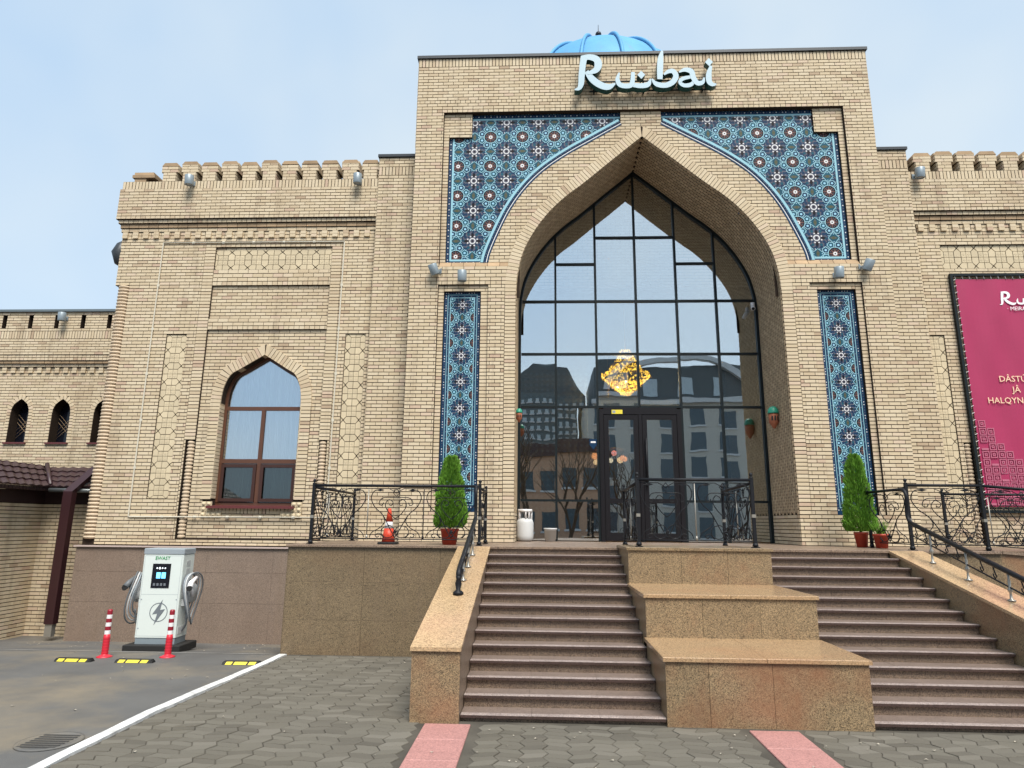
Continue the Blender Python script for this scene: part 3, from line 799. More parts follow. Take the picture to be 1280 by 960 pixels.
# granite plinth of the left wing with its thin ledge
pl = MB(); pl.box(-10.42, -4.3, .62, .9, -.8, 1.53); pl = bpart(pl, 'plinth', m_mortar)
xsl = [-10.42, -8.9, -7.4, -5.9, -4.3]
for i in range(4):
    for z0, z1 in ((-.6, .35), (.354, 1.0), (1.004, 1.528)):
        t = MB(); t.fbox(FY(.6), xsl[i] + .0015, xsl[i + 1] - .0015, z0, z1, -.02, random.uniform(0, .002)); t.build('granite_slab', m_granpl, pl)
t = MB(); t.box(-10.46, -4.3, .55, .7, 1.53, 1.562); t.build('ledge', mat('pale_ledge', (.5, .4, .36), rough=.4), pl)
# ------------------------------------------------------------------ mosaics: girih pattern laid as thin glazed pieces
TM = [t_navy, t_teal, t_strap, t_sky, t_white, t_grey, t_olive, t_brown, t_black]
NAVY, TEAL, STRAP, SKY, WHITE, GREY, OLIVE, BROWN, BLACK = range(9)
def ngon(cx, cz, r, n, a0=0.0): return [(cx + r * math.cos(a0 + 2 * math.pi * i / n), cz + r * math.sin(a0 + 2 * math.pi * i / n)) for i in range(n)]
def star(cx, cz, r1, r2, n, a0=0.0): return [(cx + (r1 if i % 2 == 0 else r2) * math.cos(a0 + math.pi * i / n), cz + (r1 if i % 2 == 0 else r2) * math.sin(a0 + math.pi * i / n)) for i in range(2 * n)]
class Mosaic:
    def __init__(s, y, clip): s.t, s.fr, s.clip = MB(), FY(y), clip
    hide = None
    def put(s, P, lvl, mi):
        if s.hide and all(abs(p[0] - CX) < s.hide(p[1]) for p in P): return
        x0, x1, z0, z1 = s.clip
        P = s.cut(P, 0, x0, 1); P = s.cut(P, 0, x1, -1); P = s.cut(P, 1, z0, 1); P = s.cut(P, 1, z1, -1)
        if len(P) < 3: return
        a = sum(P[i][0] * P[(i + 1) % len(P)][1] - P[(i + 1) % len(P)][0] * P[i][1] for i in range(len(P)))
        if a < 0: P = P[::-1]
        s.t.poly([s.fr.pt(p[0], p[1], .0012 * lvl) for p in P], mi)
    @staticmethod
    def cut(P, ax, v, sg):
        out = []
        for i in range(len(P)):
            a, b = P[i], P[(i + 1) % len(P)]; da, db = (a[ax] - v) * sg, (b[ax] - v) * sg
            if da >= 0: out.append(a)
            if da * db < 0:
                t = da / (da - db); out.append((a[0] + (b[0] - a[0]) * t, a[1] + (b[1] - a[1]) * t))
        return out
    def line(s, a, b, w_, lvl, mi):
        dx, dz = b[0] - a[0], b[1] - a[1]; L = math.hypot(dx, dz) or 1; nx, nz = -dz / L * w_ / 2, dx / L * w_ / 2; ex, ez = dx / L * w_ * .3, dz / L * w_ * .3
        s.put([(a[0] - ex - nx, a[1] - ez - nz), (b[0] + ex - nx, b[1] + ez - nz), (b[0] + ex + nx, b[1] + ez + nz), (a[0] - ex + nx, a[1] - ez + nz)], lvl, mi)
    def loop(s, P, w_, lvl, mi):
        for i in range(len(P)): s.line(P[i], P[(i + 1) % len(P)], w_, lvl + (i % 2) * .25, mi)
    def rosette(s, cx, cz, a):
        s.put(star(cx, cz, .325 * a, .27 * a, 12, .13), 2, GREY)
        for i in range(12):
            an = 2 * math.pi * i / 12; s.put(ngon(cx + .245 * a * math.cos(an), cz + .245 * a * math.sin(an), .05 * a, 6, an), 3 + (i % 2) * .3, NAVY if i % 2 else TEAL)
        for i in range(8):
            an = 2 * math.pi * i / 8
            c_, s_ = math.cos(an), math.sin(an); q = lambda r_, w_: (cx + r_ * a * c_ - w_ * a * s_, cz + r_ * a * s_ + w_ * a * c_)
            if i % 2 == 0: s.put([q(.10, 0), q(.19, -.05), q(.29, 0), q(.19, .05)], 4.2, BLACK)
            else: s.put([q(.11, 0), q(.17, -.03), q(.22, 0), q(.17, .03)], 4.2, NAVY)
        for i in range(8):
            an = 2 * math.pi * (i + .5) / 8; s.put(ngon(cx + .155 * a * math.cos(an), cz + .155 * a * math.sin(an), .024 * a, 6), 5, WHITE)
        s.put(ngon(cx, cz, .10 * a, 12), 5.2, WHITE); s.put(ngon(cx, cz, .068 * a, 10), 6, GREY); s.put(ngon(cx, cz, .032 * a, 8), 7, BLACK)
        for i in range(16):
            an = 2 * math.pi * (i + .5) / 16; rr = .355 * a
            s.put(star(cx + rr * math.cos(an), cz + rr * math.sin(an), .036 * a, .010 * a, 2, an), 3, WHITE if i % 2 else SKY)
    def small_star(s, cx, cz, a):
        s.put(ngon(cx, cz, .215 * a, 8, math.pi / 8), 2, BLACK); s.put(star(cx, cz, .20 * a, .07 * a, 8), 3, BROWN)
        for i in range(8):
            an = 2 * math.pi * (i + .5) / 8; s.put(ngon(cx + .14 * a * math.cos(an), cz + .14 * a * math.sin(an), .022 * a, 4, an), 3.5, GREY)
        s.put(ngon(cx, cz, .062 * a, 10), 4, WHITE); s.put(ngon(cx, cz, .024 * a, 6), 5, BLACK)
        s.loop(ngon(cx, cz, .212 * a, 8, math.pi / 8), .013 * a, 4.6, STRAP)
        for i in range(8):
            an = math.pi / 8 + 2 * math.pi * i / 8; px, pz = cx + .292 * a * math.cos(an), cz + .292 * a * math.sin(an)
            P = ngon(px, pz, .112 * a, 5, an)
            s.put(P, 3, NAVY if i % 2 else TEAL); s.loop(ngon(px, pz, .108 * a, 5, an), .021 * a, 5, STRAP)
            s.put(ngon(px, pz, .040 * a, 6), 6, SKY)
    def knot(s, cx, cz, a, vertical):
        R_ = (lambda p: (cx + p[0] * a, cz + p[1] * a)) if vertical else (lambda p: (cx + p[1] * a, cz + p[0] * a))
        hexa = [R_(p) for p in ((0, .165), (.13, .07), (.13, -.07), (0, -.165), (-.13, -.07), (-.13, .07))]
        s.put(hexa, 2.6, TEAL); s.put([R_(p) for p in ((0, .12), (.045, .04), (.045, -.04), (0, -.12), (-.045, -.04), (-.045, .04))], 3.2, OLIVE)
        s.put(ngon(*R_((0, .055)), .022 * a, 6), 4, GREY); s.put(ngon(*R_((0, -.055)), .022 * a, 6), 4, GREY)
        for sx in (-1, 1):
            X = R_((.20 * sx, 0))
            for sz in (-1, 1): s.line(X, R_((0, .165 * sz)), .019 * a, 5.6 + .2 * sz, STRAP)
            s.put(ngon(*R_((.125 * sx, 0)), .022 * a, 4), 4.4, SKY)
    def border(s, P, w_=.045):
        for i in range(len(P) - 1): s.line(P[i], P[i + 1], w_, 8.4 + .2 * (i % 2), STRAP)
def dotband(mo, P, w_, pitch=.075):
    for i in range(len(P) - 1):
        mo.line(P[i], P[i + 1], w_, 8 + .1 * (i % 2), NAVY)
    d = 0
    for i in range(len(P) - 1):
        L = math.hypot(P[i + 1][0] - P[i][0], P[i + 1][1] - P[i][1]); q = d
        while q < L:
            t = q / L; mo.put(ngon(P[i][0] + (P[i + 1][0] - P[i][0]) * t, P[i][1] + (P[i + 1][1] - P[i][1]) * t, w_ * .2, 4), 9.2, GREY if int(q * 40) % 2 else WHITE); q += pitch
        d = q - L
A_ = .775
for sd in (-1, 1):
    if sd < 0: x0, x1 = CX - 4.65, CX - .4
    else: x0, x1 = CX + .4, CX + 4.65
    mo = Mosaic(.138, (x0, x1, 8.04, 11.93))
    for k in range(47):
        za, zb = 8.04 + k * .083, min(8.04 + (k + 1) * .083, 11.93); h_ = max(.02, hw_out(zb) - .03)
        a, b = (x0, CX - h_) if sd < 0 else (CX + h_, x1)
        if b > a: mo.put([(a, za), (b, za), (b, zb), (a, zb)], 0, NAVY)
    mo.hide = lambda z: hw_out(z) + .12 if z < 11.4 else 0
    ax = (CX - 4.02) if sd < 0 else (CX + 3.93)          # a rosette column
    az = 10.94
    for i in range(-7, 8):
        for j in range(-7, 4):
            cx_, cz_ = ax + i * A_, az + j * A_
            if x0 - .5 < cx_ < x1 + .5 and 7.6 < cz_ < 12.4:
                mo.rosette(cx_, cz_, A_); mo.small_star(cx_ + A_ / 2, cz_ + A_ / 2, A_); mo.knot(cx_ + A_ / 2, cz_, A_, False); mo.knot(cx_, cz_ + A_ / 2, A_, True)
    inner = offset(MOS, .055)
    inner = [(CX + sd * p[0], p[1]) for p in inner]
    mo.border([(CX + sd * 4.53, 11.29), (CX + sd * 4.53, 8.13), (CX + sd * 3.78, 8.13)])
    mo.border([(CX + sd * 4.08, 11.80), (CX + sd * .49, 11.80)])
    dotband(mo, [(CX + sd * 4.595, 11.29), (CX + sd * 4.595, 8.07), (CX + sd * 3.7, 8.07)], .09); dotband(mo, [(CX + sd * 4.08, 11.87), (CX + sd * .49, 11.87)], .09)
    o = bpart(mo.t, 'mosaic_spandrel', TM)
    # raised edging that follows the arch
    tr = Mosaic(.062, (x0 - 1, x1 + 1, 7, 12.5)); E1 = [(CX + sd * p[0], p[1]) for p in offset(MOS, -.035)]; E2 = [(CX + sd * p[0], p[1]) for p in offset(MOS, .028)]; E3 = [(CX + sd * p[0], p[1]) for p in offset(MOS, .085)]
    for i in range(len(MOS) - 1):
        for (p, q, lv, mi) in ((offset(MOS, -.065), offset(MOS, .12), 0, NAVY), (offset(MOS, .055), offset(MOS, .115), 1, STRAP), (offset(MOS, -.03), offset(MOS, -.012), 1, WHITE)):
            P = [(CX + sd * p[i][0], p[i][1]), (CX + sd * p[i + 1][0], p[i + 1][1]), (CX + sd * q[i + 1][0], q[i + 1][1]), (CX + sd * q[i][0], q[i][1])]
            tr.put(P, lv, mi)
    q = offset(MOS, .12); p = offset(MOS, -.065)
    for i in range(len(MOS) - 1):
        for e in (q, p):
            tr.t.poly([(CX + sd * e[i][0], .062, e[i][1]), (CX + sd * e[i + 1][0], .062, e[i + 1][1]), (CX + sd * e[i + 1][0], .14, e[i + 1][1]), (CX + sd * e[i][0], .14, e[i][1])], NAVY)
    dotband(tr, E2, .03, .07); tr.t.build('edging', TM, o)
    # narrow strip below
    a2 = .603; x0, x1 = sorted((CX + sd * 3.79, CX + sd * 4.635)); cx_ = (x0 + x1) / 2
    mo = Mosaic(.118, (x0, x1, 2.36, 7.34)); mo.put([(x0, 2.36), (x1, 2.36), (x1, 7.34), (x0, 7.34)], 0, NAVY)
    mo.clip = (x0 + .15, x1 - .15, 2.60, 7.2)
    for j in range(-1, 9):
        cz_ = 7.03 - j * a2
        mo.rosette(cx_, cz_, a2 * .92); mo.knot(cx_, cz_ - a2 / 2, a2, True)
        for k in (-1, 1): mo.small_star(cx_ + k * a2 / 2, cz_ - a2 / 2, a2); mo.knot(cx_ + k * a2 / 2, cz_, a2, False)
    mo.clip = (x0, x1, 2.36, 7.34)
    f_ = lambda d, zb, zt: [(x0 + d, zt), (x0 + d, zb), (x1 - d, zb), (x1 - d, zt), (x0 + d, zt)]
    mo.border(f_(.145, 2.585, 7.20), .016); dotband(mo, f_(.115, 2.54, 7.24), .03); dotband(mo, f_(.045, 2.46, 7.31), .07, .06); mo.border(f_(.088, 2.51, 7.27), .012)
    t_ = mo.t; t_.fbox(FY(.118), x0, x1, 2.36, 2.43, 0, .0145, NAVY)
    bpart(mo.t, 'mosaic_strip', TM)

# ------------------------------------------------------------------ glazed hall front
GY = 1.60
MX = [CX - 2.04, CX - 1.03, CX - .02, CX + .99, CX + 1.97]
fr_ = MB()
def bar(t, x0, x1, z0, z1, y0=GY - .03, y1=GY + .09): t.box(x0, x1, y0, y1, z0, z1)
RUN2 = [(2.98, ZT)] + RUN[1:]
RI = offset(RUN2, -.075)
RI[0] = (2.905, ZT); RI[-1] = (0, 11.2 - .11)
for sd in (-1, 1):
    for i in range(len(RUN2) - 1):
        P = [(CX + sd * p[0], p[1]) for p in (RUN2[i], RUN2[i + 1], RI[i + 1], RI[i])]
        fr_.prism(FY(GY - .04), P, -.14, 0, back=True)
cw = bpart(fr_, 'curtain_wall', m_frame)
TRZ = [2.67, 4.92, 6.25, 7.62]
def zlim(x): return prof_z(x - CX) - .05 if abs(x - CX) < 2.97 else 7.0
for i, x in enumerate(MX):
    t = MB(); z0 = ZT if i not in (2,) else 4.94
    bar(t, x - .026, x + .026, z0, zlim(x) - .02); t.build('mullion', m_frame, cw)
for z in TRZ:
    hw = hw_in(z) - .06 if z > 7.3 else 2.92
    xs_ = [CX - hw] + MX + [CX + hw]
    for i in range(6):
        if z < 4.9 and i in (2, 3): continue
        t = MB(); bar(t, xs_[i] + .026, xs_[i + 1] - .026, z - .026, z + .026, GY - .025, GY + .08); t.build('transom', m_frame, cw)
for i, z in ((1, 8.62), (2, 9.34), (3, 9.34), (4, 8.62)):
    xs_ = [CX - 2.98] + MX + [CX + 2.98]; t = MB(); bar(t, xs_[i] + .026, xs_[i + 1] - .026, z - .024, z + .024, GY - .025, GY + .08); t.build('transom', m_frame, cw)
xs_ = [CX - 2.96] + MX + [CX + 2.96]
for i in range(6):
    zz = [ZT + .02] + TRZ + ([8.62] if i in (1, 4) else [9.34] if i in (2, 3) else []) + [12]
    for j in range(len(zz) - 1):
        if i in (2, 3) and zz[j] < 4.9: continue
        xa, xb = xs_[i], xs_[i + 1]; za, zb = zz[j], zz[j + 1]; P = [(xa, za), (xb, za)]
        n = 12
        topz = [(xb + (xa - xb) * k / n, min(zb, zlim(xb + (xa - xb) * k / n))) for k in range(n + 1)]
        if max(p[1] for p in topz) <= za: continue
        if all(abs(p[1] - zb) < 1e-6 for p in topz): topz = [topz[0], topz[-1]]
        P += [(p[0], max(p[1], za + .001)) for p in topz]
        t = MB(); yy_ = GY + .02; tx = random.gauss(0, .004); tz_ = random.gauss(0, .003)
        fr = F((0, yy_, 0), (1, 0, 0), (0, 0, 1), (0, -1, 0))
        t.prism(fr, P, -.008, 0, back=True)
        gx, gz_ = (xa + xb) / 2, (za + zb) / 2
        t.v = [(v[0], v[1] + (v[0] - gx) * tx + (v[2] - gz_) * tz_, v[2]) for v in t.v]
        t.build('pane', m_glass, cw)
# entrance doors
t = MB(); dx0, dx1, dz = CX - 1.03, CX + .99, 4.86
bar(t, dx0 + .03, dx0 + .13, ZT, dz, GY - .06, GY + .1); bar(t, dx1 - .13, dx1 - .03, ZT, dz, GY - .06, GY + .1); bar(t, dx0 + .13, dx1 - .13, dz - .13, dz + .03, GY - .06, GY + .1)
bar(t, CX - .06, CX + .02, ZT, dz - .13, GY - .055, GY + .1)
dr_ = bpart(t, 'entrance_door', m_door)
for a, b, hs in ((dx0 + .14, CX - .07, 0), (CX + .03, dx1 - .14, 1)):
    t = MB(); s_ = .11; y0, y1 = GY - .05, GY + .05
    t.box(a, a + s_, y0, y1, ZT + .02, dz - .14); t.box(b - s_, b, y0, y1, ZT + .02, dz - .14); t.box(a + s_, b - s_, y0, y1, dz - .14 - s_, dz - .14); t.box(a + s_, b - s_, y0, y1, ZT + .02, ZT + .2); t.box(a + s_, b - s_, y0 + .01, y1, 2.62, 2.72)
    t.build('door_leaf', m_door, dr_)
    t = MB(); t.box(a + s_, b - s_, GY, GY + .01, ZT + .2, 2.62); t.box(a + s_, b - s_, GY, GY + .01, 2.72, dz - .14 - s_); t.build('pane', m_glass, dr_)
t = MB(); t.tube([(CX + .10, GY - .11, 3.0), (CX + .10, GY - .11, 4.15)], .022, 8); t.box(CX + .085, CX + .115, GY - .1, GY - .05, 3.15, 3.19); t.box(CX + .085, CX + .115, GY - .1, GY - .05, 3.95, 3.99); t.build('door_handle', m_iron, dr_)
t = MB(); t.fbox(FY(GY - .062), dx0 + .33, dx0 + .59, 4.74, 4.84, 0, .004, 0); t.fbox(FY(GY - .062), dx0 + .35, dx0 + .42, 4.76, 4.82, .004, .006, 1); t.build('sticker', [m_yell, m_cabg], dr_)
t = MB(); t.prism(FY(GY + .005), [(CX - 1.24, 4.13), (CX - 1.06, 4.13), (CX - 1.06, 4.0), (CX - 1.15, 3.88), (CX - 1.24, 4.0)], 0, .006, 0); t.fbox(FY(GY + .005), CX - 1.21, CX - 1.09, 4.04, 4.08, .006, .008, 1); t.build('sticker', [t_navy, m_refl], dr_)
# hall behind the glass
hx0, hx1, hy1, hz1 = XL + .25, XR - .25, 12.5, 11.35
t = MB(); q = t.poly
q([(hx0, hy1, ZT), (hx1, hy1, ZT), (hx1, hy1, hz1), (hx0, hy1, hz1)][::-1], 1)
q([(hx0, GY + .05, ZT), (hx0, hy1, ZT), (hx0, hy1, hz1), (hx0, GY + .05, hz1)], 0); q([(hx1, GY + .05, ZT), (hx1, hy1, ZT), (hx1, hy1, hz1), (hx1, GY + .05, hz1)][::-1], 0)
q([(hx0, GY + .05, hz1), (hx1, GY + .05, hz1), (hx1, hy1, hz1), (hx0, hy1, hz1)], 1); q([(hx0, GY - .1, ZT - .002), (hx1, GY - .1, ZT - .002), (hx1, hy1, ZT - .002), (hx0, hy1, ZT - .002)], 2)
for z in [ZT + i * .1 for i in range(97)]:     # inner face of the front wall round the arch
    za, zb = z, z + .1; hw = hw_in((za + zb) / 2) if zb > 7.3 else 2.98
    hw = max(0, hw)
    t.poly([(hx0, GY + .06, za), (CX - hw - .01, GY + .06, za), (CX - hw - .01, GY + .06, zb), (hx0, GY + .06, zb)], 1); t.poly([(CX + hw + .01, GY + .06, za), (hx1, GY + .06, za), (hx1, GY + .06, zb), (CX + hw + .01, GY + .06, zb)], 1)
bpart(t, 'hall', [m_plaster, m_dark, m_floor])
# brick wall and gallery inside, seen through the upper panes
BI = Bricks(); t = MB(); fi = FY(2.0)
field(BI, t, fi, [(hx0 + .02, hx1 - .02)], 8.12, 11.2)
t.box(hx0 + .02, hx1 - .02, 2.0, 2.4, 8.05, 8.12); 
wl = bpart(t, 'inner_wall', m_mortar)
for r in BI.full: BI.rest.fbox(r[0], r[1], r[2], r[3], r[4], -.03, r[5])
BI.rest.build('brickwork', [m_brick, m_brown], wl, kind='stuff')
t = MB(); t.box(CX - .98, CX + .95, 1.85, 1.95, 4.98, 5.13); bpart(t, 'transom_board', m_refl)
t = MB()
for i in range(14):                          # pierced screen on the left side of the hall
    for j in range(26):
        x, z = -.75 + i * .165, 2.4 + j * .165
        t.prism(FY(5.0), ngon(x, z, .045, 6), 0, .02)
bpart(t, 'pierced_screen', m_capg, kind='stuff')
t = MB()
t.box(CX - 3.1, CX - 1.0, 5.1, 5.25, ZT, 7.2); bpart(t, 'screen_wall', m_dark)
for x0, x1, z1 in ((CX - 2.3, CX - 1.25, 2.45), ):
    pass
# chandelier and lamp cluster, both lit
ch = thing('chandelier', 'big lit golden crystal chandelier hanging in the hall above the door', 'chandelier', (2.42, 3.9, 5.8))
t = MB(); t.tube([(0, 0, 1.1), (0, 0, 2.4)], .02, 6)
for r_, z in ((.62, .42), (.44, .72), (.26, 1.02)): t.lathe((0, 0, z), [(r_, -.02), (r_ + .02, 0), (r_, .02), (r_ - .02, 0), (r_, -.02)], 24)
t.build('brass_frame', m_goldm, ch)
t = MB(); t2 = MB()
def crystal(mb_, x, y, z, s_): 
    n = len(mb_.v); mb_.v += [(x, y, z + s_ * 1.5), (x + s_, y, z), (x, y + s_, z), (x - s_, y, z), (x, y - s_, z), (x, y, z - s_ * 1.8)]
    for a, b in ((1, 2), (2, 3), (3, 4), (4, 1)): mb_.face((n, n + a, n + b)); mb_.face((n + 5, n + b, n + a))
for (r0, r1, za, zb, cnt) in ((.62, .12, .36, -.12, 800), (.38, .50, .72, .46, 640), (.14, .34, 1.14, .72, 560), (.66, .66, .46, .36, 360), (.60, .40, .40, .54, 520)):
    for i in range(cnt):
        f_ = random.random(); a = random.uniform(0, 6.28); r_ = r0 + (r1 - r0) * f_ + random.gauss(0, .015); z = za + (zb - za) * f_
        crystal(t if random.random() < .5 else t2, r_ * math.cos(a), r_ * math.sin(a), z, random.uniform(.011, .02))
t.build('lit_crystals', m_gold, ch, kind='stuff'); t2.build('clear_crystals', mat('dim_crystal', (.25, .13, .03), rough=.2, emit=(1, .42, .04), estr=.35), ch, kind='stuff')
lp = bpy.data.lights.new('chandelier_bulb', 'POINT'); lp.energy = 110; lp.color = (1, .68, .34); lp.shadow_soft_size = .04
o = bpy.data.objects.new('bulb', lp); col.objects.link(o); o.parent = ch; o.location = (0, 0, .25)
lc = thing('lamp_cluster', 'cluster of small coloured globe lamps lit behind the door glass', 'lamp', (1.95, 4.2, 3.85))
t = MB(); t.tube([(0, 0, .4), (0, 0, 3)], .012, 6); t.lathe((0, 0, .3), [(.42, 0), (.44, .02), (.42, .04)], 20); t.build('hoop', m_goldm, lc)
for k in range(9):
    a = k * .7; t = MB(); r_ = random.uniform(.06, .1); t.lathe((.42 * math.cos(a), .42 * math.sin(a), random.uniform(-.1, .25)), [(r_ * math.sin(q * math.pi / 8), -r_ * math.cos(q * math.pi / 8)) for q in range(9)], 12)
    c_ = ((1, .35, .12), (1, .62, .3), (1, .8, .55), (.9, .25, .2))[k % 4]; t.build('globe', mat('lamp_globe', c_, emit=c_, estr=.9), lc)
# things standing just inside the glass
gc = thing('gas_cylinder', 'white gas cylinder with a collar standing in the arch recess against the left jamb', 'gas cylinder', (-.335, GY - .34, ZT)); gc.scale = (1, 1, 1.22)
t = MB(); t.lathe((0, 0, 0), [(.14, 0), (.19, .03), (.195, .1), (.195, .34), (.17, .40), (.08, .43)], 20); t.build('body', m_lgrey, gc)
t = MB()
for k in range(4):
    a = .4 + k * math.pi / 2; t.tube([(.15 * math.cos(a + q), .15 * math.sin(a + q), z) for q, z in ((-.25, .40), (-.25, .54), (.25, .54), (.25, .40))], .018, 5)
t.lathe((0, 0, .54), [(.14, 0), (.165, .0), (.165, .05), (.14, .05), (.14, 0)], 20); t.build('collar', m_refl, gc)
bk = thing('bucket', 'pale plastic bucket standing against the glass right of the gas cylinder', 'bucket', (.25, GY - .25, ZT)); t = MB(); t.lathe((0, 0, 0), [(.11, 0), (.14, .26), (.155, .27), (.155, .3), (.14, .3), (.13, .05), (0, .05)], 18); t.build('tub', m_lgrey, bk); t = MB(); t.tube([(.15 * math.cos(a * .3), 0.02, .29 - .15 * math.sin(a * .3) * .5) for a in range(11)], .006, 4); t.build('handle', m_steel, bk)

# ------------------------------------------------------------------ arched window
def arch_ring(t, P, cx, y0, y1, t_in, z0, mi=0):
    Q = [(P[0][0], z0)] + P; O = offset(P, -t_in); I = [(P[0][0] - t_in, z0)] + O; I[-1] = (0, P[-1][1] - t_in * 1.3)
    for sd in (-1, 1):
        for i in range(len(Q) - 1):
            t.prism(F((0, y0, 0), (1, 0, 0), (0, 0, 1), (0, -1, 0)), [(cx + sd * p[0], p[1]) for p in (Q[i], Q[i + 1], I[i + 1], I[i])], -(y1 - y0), 0, mi, back=True)
t = MB(); wy = .90
arch_ring(t, WP, WX, wy - .02, wy + .06, .07, 2.52)
t.box(WX - .95, WX + .95, wy - .02, wy + .06, 2.47, 2.54)
wf = bpart(t, 'arched_window', m_brownpvc)
for nm, bx in (('rail', (WX - .885, WX + .885, 4.69, 4.78)), ('rail', (WX - .885, WX + .885, 3.44, 3.54)), ('mullion', (WX - .045, WX + .045, 2.54, 3.44)), ('mullion', (WX - .045, WX + .045, 3.54, 4.69))):
    t = MB(); t.box(bx[0], bx[1], wy - .025, wy + .05, bx[2], bx[3]); t.build(nm, m_brownpvc, wf)
for sx in (-1, 1):
    a, b = sorted((WX + sx * .05, WX + sx * .88)); t = MB(); s_ = .075
    t.box(a, a + s_, wy - .05, wy - .026, 2.56, 3.42); t.box(b - s_, b, wy - .05, wy - .026, 2.56, 3.42); t.box(a + s_, b - s_, wy - .05, wy - .026, 2.56, 2.56 + s_); t.box(a + s_, b - s_, wy - .05, wy - .026, 3.42 - s_, 3.42)
    t.build('opening_sash', mat('dark_brown_sash', (.05, .02, .014), rough=.35), wf)
    for z0, z1 in ((2.55, 3.44), (3.54, 4.69)):
        t = MB(); t.box(a, b, wy + .0, wy + .01, z0, z1); t.build('pane', m_wglass if z0 > 3 else m_wglass2, wf)
t = MB(); n = 24; hw2 = lambda x: interp(abs(x), [p[0] for p in WP[::-1]], [p[1] for p in WP[::-1]])
P = [(WX - .88, 4.78), (WX + .88, 4.78)] + [(WX + .88 - 1.76 * k / n, max(4.79, hw2(.88 - 1.76 * k / n) - .06)) for k in range(n + 1)]
t.prism(FY(wy + .0), P, -.01, 0, back=True); t.build('pane', m_wglass, wf)
for (xa, xb, za) in ((WX - .9, WX + .02, 2.6), (WX - .06, WX + .9, 2.6)):
    t = MB(); n = 60; L = []
    for k in range(n + 1):
        x = xa + (xb - xa) * k / n; L.append((x, wy + .11 + .04 * math.sin(x * 23 + 1.7 * math.sin(x * 5)) + .03 * math.sin(x * 57 + 1)))
    for k in range(n): t.poly([(L[k][0], L[k][1], za), (L[k + 1][0], L[k + 1][1], za), (L[k + 1][0] * .8 + (WX - .1) * .2, L[k + 1][1], 6.1), (L[k][0] * .8 + (WX - .1) * .2, L[k][1], 6.1)], 0, True)
    t.build('curtain', m_curt, wf)
t = MB(); t.box(WX - 1.2, WX + 1.2, 1.9, 1.95, 2.2, 6.3); t.box(WX - 1.2, WX + 1.2, wy + .07, 1.9, 2.38, 2.42); t.box(WX - 1.22, WX - 1.2, wy + .07, 1.9, 2.2, 6.3); t.box(WX + 1.2, WX + 1.22, wy + .07, 1.9, 2.2, 6.3); t.build('room', m_dark, wf)
t = MB(); t.prism(F((WX - 1.0, 0, 0), (0, -1, 0), (0, 0, 1), (1, 0, 0)), [(-.9, 2.42), (-.9, 2.48), (-.56, 2.455), (-.56, 2.40)], 0, 2.0, back=True); t.build('sill', m_brownsill, wf)
# reveal of the window
t = MB()
Q = [(WP[0][0], 2.43)] + WP
for sd in (-1, 1):
    for i in range(len(Q) - 1):
        t.poly([(WX + sd * Q[i][0], W0 - .0, Q[i][1]), (WX + sd * Q[i][0], wy + .05, Q[i][1]), (WX + sd * Q[i + 1][0], wy + .05, Q[i + 1][1]), (WX + sd * Q[i + 1][0], W0 - .0, Q[i + 1][1])], 2 if i else 0)
    k = 0; z = 2.62
    while z < 4.7:
        f_ = F((WX + sd * .955, 0, 0), (0, -sd, 0), (0, 0, 1), (-sd, 0, 0)); u = sorted((-sd * (W0 + .01), -sd * (wy - .03))); t.fbox(f_, u[0], u[1], z + .006, z + .076, -.02, .008, 1); z += H
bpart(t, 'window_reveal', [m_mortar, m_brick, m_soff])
# pale conduit that outlines the bay of the wing
def conduit(pts):
    t = MB(); t.tube(pts, .016, 6, smooth=False)
    for i in range(len(pts) - 1):
        a, b = Vector(pts[i]), Vector(pts[i + 1])
        for k in range(1, 6):
            p = a.lerp(b, k / 6); t.box(p.x - .03, p.x + .03, W0 - .03, W0 + .0, p.z - .03, p.z + .03)
    bpart(t, 'conduit', m_cond)
cy_ = W0 - .03
conduit([(-9.33, cy_, 2.20), (-9.33, cy_, 8.86), (-4.78, cy_, 8.86)]); conduit([(-4.78, cy_, 8.84), (-4.78, cy_, 2.22), (-9.31, cy_, 2.20)])
# ribbed dome on the roof
dm = thing('d', 'x', 'x'); bpy.data.objects.remove(dm)
DX, DY, DZ, DR = 2.3, 8.0, 16.05, 3.6
t = MB(); t.lathe((DX, DY, DZ), [(DR * math.cos(R(a)), DR * math.sin(R(a))) for a in range(-10, 90, 4)] + [(.01, DR)], 64); dome = bpart(t, 'dome', m_blue)
for k in range(16):
    a = 2 * math.pi * (k + .3) / 16; t = MB(); pts = [(DX + math.cos(a) * r_ * math.cos(R(e)), DY + math.sin(a) * r_ * math.cos(R(e)), DZ + r_ * math.sin(R(e))) for e in range(-8, 84, 4) for r_ in (DR + .03 + .05 * (1 - abs(e - 80) / 90),)]
    t.tube(pts, [.06] * (len(pts) - 2) + [.08, .05], 6); t.build('dome_rib', m_blue, dome)
t = MB(); t.lathe((DX - .02, DY, DZ + DR), [(.05, -.1), (.035, .25), (.03, 1.0), (.1, 1.06), (.12, 1.12), (.1, 1.18), (.03, 1.22), (.015, 1.3), (.008, 1.55)], 12); t.build('finial', mat('dark_finial', (.03, .03, .04), rough=.4, metal=.5), dome)
t = MB(); t.lathe((DX, DY, 13.3), [(3.45, 0), (3.45, 2.3)], 32); t.build('drum', m_brick, dome)
t = MB(); t.lathe((DX, DY, 11.5), [(3.9, 0), (3.9, 2.4), (3.45, 2.6)], 8); t.build('drum_base', m_brick, dome)

